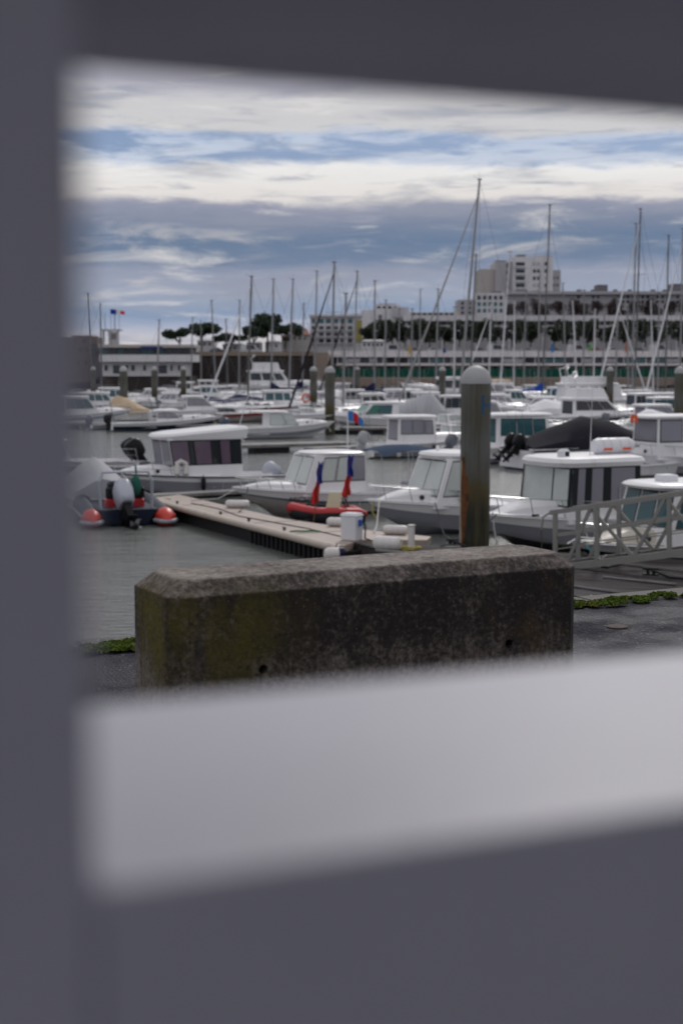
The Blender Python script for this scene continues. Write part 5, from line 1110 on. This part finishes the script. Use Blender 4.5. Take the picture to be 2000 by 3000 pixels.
MB().tube([(-.28, 0, 0), (-.2, 0, 0), (.05, 0, 0)], [.1, .15, .15], 14).build('body', M['pvc'], hf, smooth=True); MB().tube([(.05, 0, 0), (.16, 0, 0), (.24, 0, 0)], [.153, .15, .07], 14).build('end_cap', M['fender_navy'], hf, smooth=True); MB().tube([(.0, 0, .15), (.05, .1, .22)], .015, 6).build('lanyard', M['rope_d'], hf)
mp_ = thing('mooring_post', 'cream square mooring post with coiled yellow rope', 'post', W(1204, 1614, ZD + .002), R(-24))
MB().bevbox(-.065, .065, -.065, .065, 0, .58, .012).build('shaft', M['pvc'], mp_); MB().bevbox(-.08, .08, -.08, .08, .582, .61, .008).build('cap', M['pvc'], mp_)
cy = thing('coiled_rope', 'yellow rope coiled round the foot of the cream post', 'rope', W(1200, 1612, ZD + .002))
MB().tube([((.13 + .012 * k % .09) * math.cos(k * .7) * 1.3, (.13 + .01 * (k % 9)) * math.sin(k * .7), .02 + .0015 * k) for k in range(44)], .018, 5).build('coil', M['rope_y'], cy)
gr = thing('green_rope', 'green rope lying across the beige pontoon edge', 'rope', W(880, 1556, ZD + .015))
MB().tube([(-.28, -.25, -.12), (-.26, -.14, .01), (-.1, -.06, .012), (.12, -.12, .012), (.3, -.02, .012), (.5, -.1, .012)], .022, 6).build('strand', M['rope_g'], gr, smooth=True)
for px, py, lb_ in ((1325, 1596, 'black mooring cleat with line on the planks left of the large pile'), (1905, 1683, 'black mooring cleat under the gangway with thick hose')):
    c = thing('mooring_cleat', lb_, 'cleat', W(px, py, ZD + .003), R(-24)); MB().tube([(-.16, 0, .12), (.16, 0, .12)], .03, 8).box(-.09, -.03, -.035, .035, 0, .12).box(.03, .09, -.035, .035, 0, .12).build('horn', M['iron'], c); MB().box(-.16, .16, -.06, .06, -.002, .018).build('base', M['iron'], c)
    MB().tube([(0, 0, .1), (.2, -.12, .06), (.45, -.35, .02), (.8, -.45, .02), (1.1, -.4, .02)], .03, 6).build('line', M['rubber'], c, smooth=True)

# ================================================================== THE TOWN BEHIND
DQ = 305.0                                   # line of the far quay
def Xp(x, Y): return (x - CX) / FPX * Y * 1.0
def Zp(y, Y): return at(CX, y, Y).z
def ax(x, Y, y=1000): return at(x, y, Y).x
ZU = Zp(1030, 350)                          # upper town level
struct(MB().box(-900, 900, 350, 3200, -4, ZU - .5).build('town_ground', M['road']))
# left: high dark stone quay; right: low quay with the windbreak
lw = tag(MB().box(-420, ax(925, 302), 302, 349.9, -4, Zp(1042, 302)).build('stone_quay', M['stone_dark']), 'high dark stone quay wall behind the left-hand boats', 'quay wall')
MB().box(-420, ax(925, 302) - .5, 301.6, 303.2, Zp(1042, 302) + .003, Zp(1030, 302)).build('parapet', M['stone_tan'], lw)
for i in range(60):
    x = ax(560, 302) + i * .48 * 1.0
    if x > ax(922, 302): break
rs = random.Random(3)
stn = [MB().bevbox(-.5, .5, -.22, .1, -.3, .3, .08).build('quay_stone', M['stone_dark'], lw, loc=(0, 0, -3)) for _ in range(1)]
xq = ax(560, 302)
for row in range(9):
    for k in range(26):
        x = xq + (k + .5 * (row % 2)) * 1.03
        if x < ax(922, 302): inst(stn[0], 'quay_stone', lw, (x, 301.95, .6 + row * .72), 0, (rs.uniform(.85, 1), rs.uniform(.5, 1.2), rs.uniform(.9, 1.1)))
stn[0].location = (xq - .6, 301.95, .6)
tb = tag(MB().box(ax(918, 301), ax(962, 301), 300, 349, -4, Zp(1033, 301)).build('abutment', M['stone_tan']), 'tan block wall at the left end of the market building', 'wall')
lq = tag(MB().box(ax(962, 300), 420, 300, 349.9, -4, Zp(1107, 300)).build('low_quay', M['stone_tan']), 'low tan quay wall under the green windbreak', 'quay wall')
# riprap at its foot
rk = MB(); rr = random.Random(9)
for i in range(420):
    x = rr.uniform(ax(930, 298), ax(2060, 298)); z = rr.uniform(-.4, .9); s = rr.uniform(.35, .8); rk.ball((x, 299.4 - rr.uniform(0, 3) * (1 - z) * .6, z), s, s * .8, s * .6, 5, 3, rr.uniform(0, 1))
o = rk.build('riprap', M['stone_dark']); o['kind'] = 'stuff'; tag(o, 'dark boulders along the foot of the low quay', 'rocks')
# green windbreak: framed panels
wb = thing('windbreak', 'green mesh windbreak along the low quay', 'fence', (0, 303, Zp(1107, 300)))
hgt = Zp(1080, 303) - Zp(1107, 300); x = ax(932, 303); k = 0
pm_ = MB().box(0, 3.1, -.03, .03, 0.05, hgt).build('mesh_panel', M['greenmesh'], wb); pq = MB().box(-.05, .05, -.06, .06, 0, hgt + .05).build('post', M['mast'], wb); pm_.location.x = x; pq.location.x = x
while x < ax(2080, 303):
    x += 3.2; inst(pm_, 'mesh_panel', wb, (x, 0, 0)); inst(pq, 'post', wb, (x, 0, 0))
# market building: long, flat white fascia over a dark glazed front
def facade_windows(root, rects, Y, mt, name='window', dp=.12):
    for (x0, x1, y0, y1) in rects: MB().box(ax(x0, Y, y0) - root.location.x, ax(x1, Y, y0) - root.location.x, Y - dp - root.location.y, Y + .05 - root.location.y, Zp(y1, Y) - root.location.z, Zp(y0, Y) - root.location.z).build(name, mt, root)
mk = thing('market_hall', 'long low white-roofed quayside hall with dark glazed front', 'building', (0, 330, 0))
def part(root, name, mt, x0, x1, y0, y1, Y, dy=10.0, off=0.0):
    return MB().box(ax(x0, Y) - root.location.x, ax(x1, Y) - root.location.x, Y + off - root.location.y, Y + off + dy - root.location.y, Zp(y1, Y) - root.location.z, Zp(y0, Y) - root.location.z).build(name, mt, root)
part(mk, 'fascia', M['render_white'], 958, 2100, 1028, 1046, 328, 18); part(mk, 'front_wall', M['shopfront'], 964, 2090, 1046.2, 1066, 329, 16); part(mk, 'canopy', M['render_white'], 985, 2100, 1064, 1071, 326, 3); part(mk, 'base_wall', M['render_slate'], 962, 2100, 1071.2, 1110, 328.5, 16)
rr = random.Random(21); x = 968
while x < 2080:
    w_ = rr.uniform(14, 40); facade_windows(mk, [(x, x + w_, 1050, 1062)], 329, rr.choice([M['winglass'], M['winglass'], M['winteal'], M['shopfront'], M['render_grey']])); facade_windows(mk, [(x + w_ + .8, x + w_ + 3.2, 1046.5, 1064)], 329, M['render_white'], 'column', .3)
    facade_windows(mk, [(x + 2, x + w_ * .6, 1074, 1098)], 328.5, rr.choice([M['winglass'], M['render_cream'], M['shopfront']]), 'shop_window'); x += w_ + 4
# front-of-sea terrace building, long white roofline
fs = thing('terrace_building', 'long white seafront building with flat roofline and recessed windows', 'building', (0, 420, 0))
Yf = 420
part(fs, 'roof_band', M['render_white'], 1185, 2100, 924, 940, Yf - 3, 16); part(fs, 'wall', M['render_grey'], 1190, 2090, 940.2, 1030, Yf, 12); part(fs, 'balcony_band', M['render_white'], 1190, 2090, 953, 960, Yf - 2, 2)
rr = random.Random(4); x = 1195
while x < 2080:
    w_ = rr.uniform(9, 16); facade_windows(fs, [(x, x + w_, 942, 952)], Yf, rr.choice([M['winglass'], M['winglass'], M['winglass'], M['render_cream'], M['yellow_panel']])); facade_windows(fs, [(x, x + w_, 964, 980)], Yf, rr.choice([M['winglass'], M['render_white'], M['shopfront']]))
    facade_windows(fs, [(x + w_ + 1, x + w_ + 3, 941, 985)], Yf, M['render_white'], 'pillar', .8); x += w_ + rr.uniform(4, 9)
for a in (1212, 1250, 1398, 1420, 1655): facade_windows(fs, [(a, a + 10, 941, 958)], Yf, M['yellow_panel'], 'yellow_panel', .5)
for i in range(9): a = 1195 + i * 98; part(fs, 'ground_pillar', M['render_white'], a, a + 4, 985, 1030, Yf - 2, 1)
# apartment block at left of the hedge
ap = thing('apartment_block', 'white apartment block with teal top windows and mustard end strip', 'building', (0, 400, 0))
part(ap, 'wall', M['render_white'], 908, 1058, 926, 1035, 400, 14); part(ap, 'end_strip', M['yellow_panel'], 1040, 1060, 938, 1000, 399.6, 3); part(ap, 'cornice', M['render_white'], 905, 1061, 921, 927, 399, 15)
for r_, (y0, y1) in enumerate(((934, 947), (955, 966), (974, 985), (993, 1004))):
    for c in range(6):
        x0 = 913 + c * 21; facade_windows(ap, [(x0, x0 + 14, y0, y1)], 400, [M['winteal'], M['winglass'], M['winglass'], M['shopfront']][r_]);
        if r_: facade_windows(ap, [(x0 - 1, x0 + 16, y1 + .2, y1 + 3)], 400, M['render_white'], 'balcony', .9)
sb = thing('stepped_building', 'white stepped building above the clipped hedge', 'building', (0, 430, 0))
part(sb, 'low_wing', M['render_white'], 1060, 1200, 908, 1030, 430, 14); part(sb, 'upper_storey', M['render_white'], 1100, 1172, 893, 908, 432, 8); part(sb, 'penthouse', M['render_grey'], 1106, 1160, 889, 893, 433, 6); part(sb, 'side_wing', M['render_grey'], 1150, 1196, 900, 930, 429, 6)
facade_windows(sb, [(1104 + i * 16, 1114 + i * 16, 897, 904) for i in range(4)], 432, M['winglass']); facade_windows(sb, [(1108, 1118, 922, 944)], 430, M['render_slate'])
part(sb, 'long_wing', M['render_cream'], 1200, 1345, 915, 1000, 440, 12); facade_windows(sb, [(1206 + i * 16, 1216 + i * 16, 917, 923) for i in range(8)], 440, M['winglass'])
# tower block
tw_ = thing('tower_block', 'white stepped tower block rising above the seafront', 'building', (0, 620, 0))
for nm, x0, x1, y0, mt, Y in (('left_wing', 1403, 1449, 788, 'render_cream', 626), ('link_wing', 1448, 1502, 766, 'render_grey', 624), ('core', 1500, 1616, 752, 'render_white', 620), ('right_wing', 1614, 1638, 791, 'render_grey', 623)): part(tw_, nm, M[mt], x0, x1, y0, 1030, Y, 22)
part(tw_, 'roof_plant', M['render_slate'], 1512, 1536, 746, 752, 624, 8); part(tw_, 'roof_rail', M['render_grey'], 1570, 1612, 749, 752, 622, 8); part(tw_, 'roof_edge', M['render_slate'], 1450, 1478, 763, 766, 626, 8)
for i in range(6):
    y0 = 768 + i * 21; facade_windows(tw_, [(1510, 1536, y0, y0 + 11)], 620, M['winglass'], 'balcony_recess', .15); facade_windows(tw_, [(1508, 1538, y0 + 11.5, y0 + 16)], 620, M['render_white'], 'balcony', 1.2)
    for x0 in (1560, 1572, 1594): facade_windows(tw_, [(x0, x0 + 8, y0, y0 + 10)], 620, M['winglass'] if (i + x0) % 3 else M['render_grey'])
    if y0 > 795: facade_windows(tw_, [(1618, 1624, y0, y0 + 8), (1629, 1635, y0, y0 + 8)], 623, M['render_slate'])
    facade_windows(tw_, [(1482, 1490, y0 + 4, y0 + 14)], 624, M['render_slate'])
bk = thing('balcony_block', 'white block with a grid of windows below the tower', 'building', (0, 520, 0))
part(bk, 'wall', M['render_white'], 1392, 1478, 858, 1030, 520, 14); part(bk, 'side_wall', M['render_grey'], 1340, 1392, 878, 1030, 522, 12); part(bk, 'roof_box', M['render_slate'], 1436, 1466, 853, 858, 524, 8)
for r_ in range(3):
    for c in range(5): facade_windows(bk, [(1398 + c * 16, 1407 + c * 16, 866 + r_ * 19, 878 + r_ * 19)], 520, M['winteal'] if r_ else M['winglass'])
    facade_windows(bk, [(1350, 1358, 884 + r_ * 14, 892 + r_ * 14), (1370, 1378, 884 + r_ * 14, 892 + r_ * 14)], 522, M['winglass'])
# long dull block at right above the bare trees
rb_ = thing('hillside_block', 'long grey block behind bare reddish trees at upper right', 'building', (0, 560, 0))
part(rb_, 'wall', M['render_grey'], 1470, 2100, 862, 1030, 560, 14); part(rb_, 'roof_band', M['render_grey'], 1465, 2100, 853, 862, 558, 18); part(rb_, 'stair_tower', M['render_slate'], 1746, 1776, 834, 853, 561, 8); part(rb_, 'stair_tower', M['render_slate'], 1965, 1998, 831, 853, 561, 8)
rr = random.Random(8)
for i in range(30):
    a = 1660 + i * 14.5; facade_windows(rb_, [(a, a + 8, 866, 874), (a, a + 8, 880, 888)], 560, rr.choice([M['winglass'], M['render_grey'], M['render_grey'], M['shopfront']]))
for a in (1688, 1730, 1795, 1838, 1905, 1940): part(rb_, 'chimney', M['render_slate'], a, a + rr.uniform(5, 12), 848, 853, 563, 3)
# houses and pines at left
def house(label, x0, x1, yr, ye, yb, Y, wall, roof):
    o = thing('house', label, 'house', (0, Y, 0)); part(o, 'wall', wall, x0, x1, ye, yb, Y, 9)
    a, b, c = ax(x0 - 2, Y), ax(x1 + 2, Y), Zp(ye, Y); t = Zp(yr, Y)
    MB().hexa([(a, -.6, c), (b, -.6, c), (b, 9.6, c), (a, 9.6, c), (a + .2 * (b - a), 4.3, t), (b - .2 * (b - a), 4.3, t), (b - .2 * (b - a), 4.7, t), (a + .2 * (b - a), 4.7, t)]).build('roof', roof, o)
    n = max(2, int((x1 - x0) / 14))
    facade_windows(o, [(x0 + 4 + i * (x1 - x0 - 6) / n, x0 + 10 + i * (x1 - x0 - 6) / n, ye + 6, ye + 14) for i in range(n)], Y, M['winglass'])
    return o
house('house with terracotta roof left of the apartment block', 856, 906, 961, 981, 1035, 390, M['render_cream'], M['roof_tile']); house('low white house among the pines', 722, 764, 998, 1004, 1035, 375, M['render_white'], M['render_grey']); house('flat pale house below the dense pine', 776, 822, 998, 1003, 1035, 372, M['render_white'], M['render_grey'])
house('pale house at the right of the office roof', 578, 628, 990, 998, 1040, 380, M['render_white'], M['render_grey']); house('cream house right of the dense pine', 824, 858, 978, 985, 1035, 384, M['render_cream'], M['roof_tile']); house('low white house at the foot of the apartment block', 1060, 1130, 994, 1000, 1036, 372, M['render_white'], M['render_grey']); house('pale low house behind the hanging pine', 652, 716, 1004, 1009, 1037, 372, M['render_cream'], M['render_grey'])
# harbour office
of = thing('harbour_office', 'two-storey white harbour office with glazed upper floor at left', 'building', (0, 285, 0))
Yo = 285
part(of, 'ground_floor', M['render_white'], 299, 545, 1062, 1102, Yo, 10); part(of, 'balcony_band', M['render_white'], 290, 564, 1039, 1060, Yo - 2, 14); part(of, 'upper_floor', M['render_slate'], 294, 560, 1017, 1039, Yo, 11); part(of, 'roof', M['render_cream'], 288, 568, 1009, 1018, Yo - 2, 15); part(of, 'base_wall', M['stone_dark'], 285, 562, 1102.2, 1160, Yo + .5, 12)
for i, (a, b) in enumerate(((296, 318), (324, 341), (345, 363), (370, 410), (414, 452), (465, 480), (484, 500), (504, 518), (522, 536), (540, 556))): facade_windows(of, [(a, b, 1021, 1037)], Yo, M['winteal'] if i in (0, 2, 4, 5) else M['winglass'])
part(of, 'awning', M['blueawn'], 412, 474, 1015, 1022, Yo - 2.3, 1.5)
for (a, b) in ((306, 316), (332, 351), (368, 376), (385, 395), (420, 428), (465, 489), (500, 506), (522, 528)): facade_windows(of, [(a, b, 1070, 1086 if b - a < 18 else 1094)], Yo, M['winglass'])
tr_ = thing('lookout_tower', 'small square lookout tower with antennas above the office roof', 'tower', (0, 290, Zp(1009, 290)))
for a, b in ((300, 306), (318, 324), (343, 349)): part(tr_, 'corner_post', M['render_grey'], a, b, 968, 1009, 290, .5)
part(tr_, 'panel', M['render_grey'], 324, 343, 972, 1009, 290.2, 3); part(tr_, 'roof', M['render_grey'], 297, 352, 964, 969, 289.6, 4); facade_windows(tr_, [(327 + 5 * i, 330 + 5 * i, 978, 994) for i in range(3)], 290.2, M['render_slate'])
for a in (308, 326, 336, 350): p = at(a, 965, 291); MB().tube([(p.x, 1, p.z - tr_.location.z), (p.x, 1, p.z - tr_.location.z + 3.2)], .05, 5).build('antenna', M['wire'], tr_)
fl = thing('roof_flag', 'dark blue and red flag flying above the lookout tower', 'flag', at(337, 920, 291))
MB().tube([(0, 0, -3), (0, 0, .8)], .05, 5).build('staff', M['wire'], fl); flag_mesh(1.2, 1.0, -.9, 0, .1).build('blue_panel', M['flag_blue'], fl); flag_mesh(.8, .9, .3, 1, .2).build('white_panel', M['flag_white'], fl); flag_mesh(.9, .7, 1.1, 2, .2).build('red_panel', M['flag_red'], fl)
tn = thing('tan_building', 'tan stepped building at the far left edge', 'building', (0, 300, 0))
part(tn, 'wall', M['render_tan'], 120, 262, 1010, 1120, 296, 12); part(tn, 'upper_wall', M['render_tan'], 170, 284, 988, 1010, 298, 8); part(tn, 'roof', M['roof_tile'], 208, 270, 983, 988, 298, 8); part(tn, 'annex', M['render_slate'], 262, 292, 1012, 1110, 297, 8)
facade_windows(tn, [(230, 240, 1018, 1030), (248, 256, 1018, 1030), (225, 232, 1056, 1070), (246, 254, 1056, 1068), (268, 284, 1016, 1032), (214, 222, 994, 1004), (240, 250, 994, 1004)], 296, M['winglass'])

# trees -----------------------------------------------------------------------------------
def tree_mesh(seed, rx, rz, n, leaf, flat=.5, limbs=5, trunk_h=5.0, tr=.3, clumps=9, shape='dome'):
    rr = random.Random(seed); t = MB(); t.tube([(0, 0, 0), (rr.uniform(-.3, .3), 0, trunk_h * .5), (rr.uniform(-.4, .4), 0, trunk_h)], [tr, tr * .8, tr * .65], 7)
    c = MB(); cl_ = []
    for i in range(clumps):
        a = rr.uniform(0, 6.28); q = rr.uniform(.1, .78) if i else 0
        z = trunk_h + rz * (.35 + .55 * rr.random() * (1 - q ** 2) if shape == 'dome' else rr.uniform(.1, .9))
        p = Vector((rx * q * math.cos(a), rx * q * math.sin(a), z)); cl_.append((p, rx * rr.uniform(.28, .45), rz * rr.uniform(.24, .42)))
        if i < limbs: t.tube([(0, 0, trunk_h * .8), (p.x * .5, p.y * .5, trunk_h + (z - trunk_h) * .35), tuple(p)], [tr * .5, tr * .32, tr * .12], 5)
    for i in range(n):
        p, a, b = rr.choice(cl_); d = Vector((rr.gauss(0, 1), rr.gauss(0, 1), rr.gauss(0, 1))).normalized() * rr.uniform(.55, 1.05)
        o = p + Vector((d.x * a, d.y * a, d.z * b)); u = Vector((rr.gauss(0, 1), rr.gauss(0, 1), rr.gauss(0, .6))).normalized() * leaf * rr.uniform(.6, 1.3); v = u.cross(Vector((rr.gauss(0, 1), rr.gauss(0, 1), rr.gauss(0, 1)))).normalized() * leaf * rr.uniform(.4, .9)
        c.add([o - u, o - v * .8, o + u, o + v], [(0, 1, 2, 3)])
    return t, c
ORD = 'first second third fourth fifth sixth seventh eighth ninth tenth eleventh twelfth thirteenth fourteenth fifteenth sixteenth seventeenth eighteenth nineteenth twentieth'.split()
def plant(name, label, px, yb, Y, tm, cm, tmat, cmat, group, s=1.0, sz=1.0, rz=0.0):
    p = at(px, yb, Y); o = thing(name, label, 'tree', p, rz, group)
    a = bpy.data.objects.new('trunk', tm); COL.objects.link(a); a.parent = o; b = bpy.data.objects.new('crown', cm); COL.objects.link(b); b.parent = o
    o.scale = (s, s, s * sz); return o
def mesh_of(mb, mt): me = bpy.data.meshes.new('tree_mesh'); me.from_pydata(mb.v, [], mb.f); me.materials.append(mt); return me
pines = []
for sd_ in (1, 2, 3): t, c = tree_mesh(sd_, 3.2, 2.2, 2600, .26, trunk_h=3.6, tr=.22, clumps=12); pines.append((mesh_of(t, M['bark']), mesh_of(c, M['pine'])))
for i, (px, Y, s, sz, lb_) in enumerate(((526, 360, 1.0, .95, 'flat-topped umbrella pine left of the others on the skyline'), (590, 365, 1.25, .9, 'wide umbrella pine second from the left'), (672, 372, 1.15, .7, 'rounded pine behind the slim masts'), (744, 370, .95, 1.1, 'dark pine left of the dense one'), (782, 372, 1.15, 1.25, 'dense tall dark pine beside the red tiled house'), (838, 380, 1.1, 1.05, 'dark pine touching the red tiled house'), (489, 372, .8, .45, 'low pine crown peeping over the office roof'))):
    t, c = pines[i % 3]; plant('umbrella_pine', lb_, px, 1046, Y, t, c, None, None, 'umbrella pines on the skyline', s * 1.32, sz * .98, i * 1.3)
oaks = []
for sd_ in (11, 12, 13): t, c = tree_mesh(sd_, 2.6, 3.6, 2000, .30, trunk_h=1.8, tr=.2, clumps=14, shape='block'); oaks.append((mesh_of(t, M['bark']), mesh_of(c, M['oak'])))
OK_ = [1075, 1112, 1148, 1185, 1222, 1258, 1300, 1345, 1398, 1450, 1500, 1552, 1622, 1660, 1720, 1775, 1832, 1888, 1930, 1985]
for i, px in enumerate(OK_):
    t, c = oaks[i % 3]; plant('clipped_oak', ORD[i] + ' clipped evergreen oak from the left in the row below the seafront building', px, 1016, 385 + (i % 4) * 3, t, c, None, None, 'clipped evergreen oaks along the seafront', 1.3 + .12 * (i * 7 % 3), .74 + .06 * (i * 5 % 3), i * .9)
bares = []
for sd_ in (21, 22, 23): t, c = tree_mesh(sd_, 3.4, 6.4, 2200, .28, trunk_h=3.0, tr=.2, clumps=18, limbs=9, shape='block'); bares.append((mesh_of(t, M['bark']), mesh_of(c, M['bare'])))
for i in range(15):
    t, c = bares[i % 3]; px = 1488 + i * 36 + (i % 3) * 6
    plant('bare_tree', ORD[i] + ' bare reddish tree from the left, above the seafront roofline', px, 938, 540, t, c, None, None, 'bare trees above the seafront', .95, .62 + .1 * (i % 3), i * 1.7)

# street life on the upper level: cars, vans, lamps, flags
def car(label, px, Y, body, van=False):
    p = at(px, 1030, Y); p.z = ZU - .48; o = thing('parked_van' if van else 'parked_car', label, 'van' if van else 'car', p, 0, 'vehicles parked on the upper quay'); L, H = (5.2, 2.3) if van else (4.2, 1.45)
    sh = [(-L / 2, .35), (L / 2, .35), (L / 2, .85), (L * .34, 1.0), (L * .2, H), (-L * .46, H), (-L / 2, 1.0)] if van else [(-L / 2, .3), (L / 2, .3), (L / 2, .75), (L * .25, .92), (L * .08, H), (-L * .28, H), (-L * .44, .95), (-L / 2, .85)]
    MB().side(sh, -.85, .85).build('body', body, o)
    gl_ = [(L * .24, 1.0), (L * .17, H - .12), (-L * .2, H - .12), (-L * .2, 1.0)] if van else [(L * .2, .95), (L * .07, H - .08), (-L * .26, H - .08), (-L * .38, .95)]
    MB().side(gl_, -.86, .86).build('side_window', M['winglass'], o)
    for x in (-L * .3, L * .32):
        for y in (-.82, .82): MB().tube([(x, y - .1, .32), (x, y + .1, .32)], .32, 12).build('wheel', M['rubber'], o)
    return o
CARS = [(640, 'car_dark', 0, 'dark car on the quay road above the flybridge yacht'), (735, 'car_white', 1, 'white van on the quay road left of the tan abutment'), (1150, 'car_white', 1, 'white van behind the market roof, left'), (1215, 'car_dark', 0, 'dark car behind the market roof, left of the yellow panels'), (1275, 'car_white', 0, 'white car behind the market roof near the high bow'), (1405, 'car_dark', 0, 'dark car right of the tallest mast'),
        (1455, 'car_white', 1, 'white van right of the tallest mast'), (1545, 'car_silver', 0, 'silver car under the clipped oaks'), (1625, 'car_dark', 0, 'dark car below the tower block'), (1690, 'car_white', 1, 'white van below the chimney block'), (1745, 'car_red', 0, 'red car near the green banner'), (1800, 'car_white', 0, 'white car left of the orange banner'), (1870, 'car_dark', 0, 'dark car behind the close pair of masts'), (1930, 'car_white', 1, 'white van near the right edge')]
for (px, c, v, lb_) in CARS: car(lb_, px, 356, M[c], bool(v))
for i, px in enumerate((1090, 1235, 1330, 1480, 1600, 1735, 1850, 1965)):
    p = at(px, 1030, 353.5); p.z = ZU - .5; o = thing('street_lamp', ORD[i] + ' slim grey street lamp from the left on the upper quay', 'street lamp', p, 0, 'street lamps along the upper quay')
    MB().tube([(0, 0, 0), (0, 0, 5.2), (.3, 0, 5.6), (.9, 0, 5.7)], [.07, .05, .04, .04], 6).build('pole', M['mast_dark'], o); MB().bevbox(.7, 1.3, -.14, .14, 5.58, 5.72, .03).build('lamp_head', M['mast_white'], o)
for px, y0, y1, c, lb_ in ((1196, 1012, 1040, 'flag_yellow', 'yellow feather banner on the market roof'), (1722, 1008, 1028, 'flag_green', 'green feather banner at right'), (1830, 1002, 1036, 'flag_orange', 'orange feather banner at right'), (1297, 1020, 1036, 'flag_blue', 'blue feather banner left of the large pile'), (1613, 1008, 1036, 'flag_sky', 'light blue feather banner below the tower block')):
    b = at(px, y1, 327); t_ = at(px, y0, 327).z - b.z; o = thing('feather_banner', lb_, 'banner', b); MB().tube([(0, 0, -.6), (0, 0, t_), (.15, 0, t_ + .15)], .04, 5).build('staff', M['wire'], o)
    MB().loft([[(0.03, .02 * math.sin(i), t_ * (.15 + .85 * i / 6)), (.7 - .04 * i, .1 * math.sin(i * .8), t_ * (.15 + .85 * i / 6))] for i in range(7)], closed=False).build('cloth', M[c], o)
# railing of the upper quay
ra_ = thing('quay_railing', 'pale railing along the upper quay above the market roof', 'railing', (0, 351.5, ZU - .5))
bx = MB().box(0, 4.0, -.03, .03, .95, 1.05).build('top_rail', M['render_grey'], ra_); px_ = MB().box(-.05, .05, -.05, .05, 0, 1.1).build('baluster', M['render_grey'], ra_); x = ax(560, 351); bx.location.x = x; px_.location.x = x
while x < ax(2060, 351): x += 4.0; inst(bx, 'top_rail', ra_, (x, 0, 0)); inst(px_, 'baluster', ra_, (x, 0, 0))
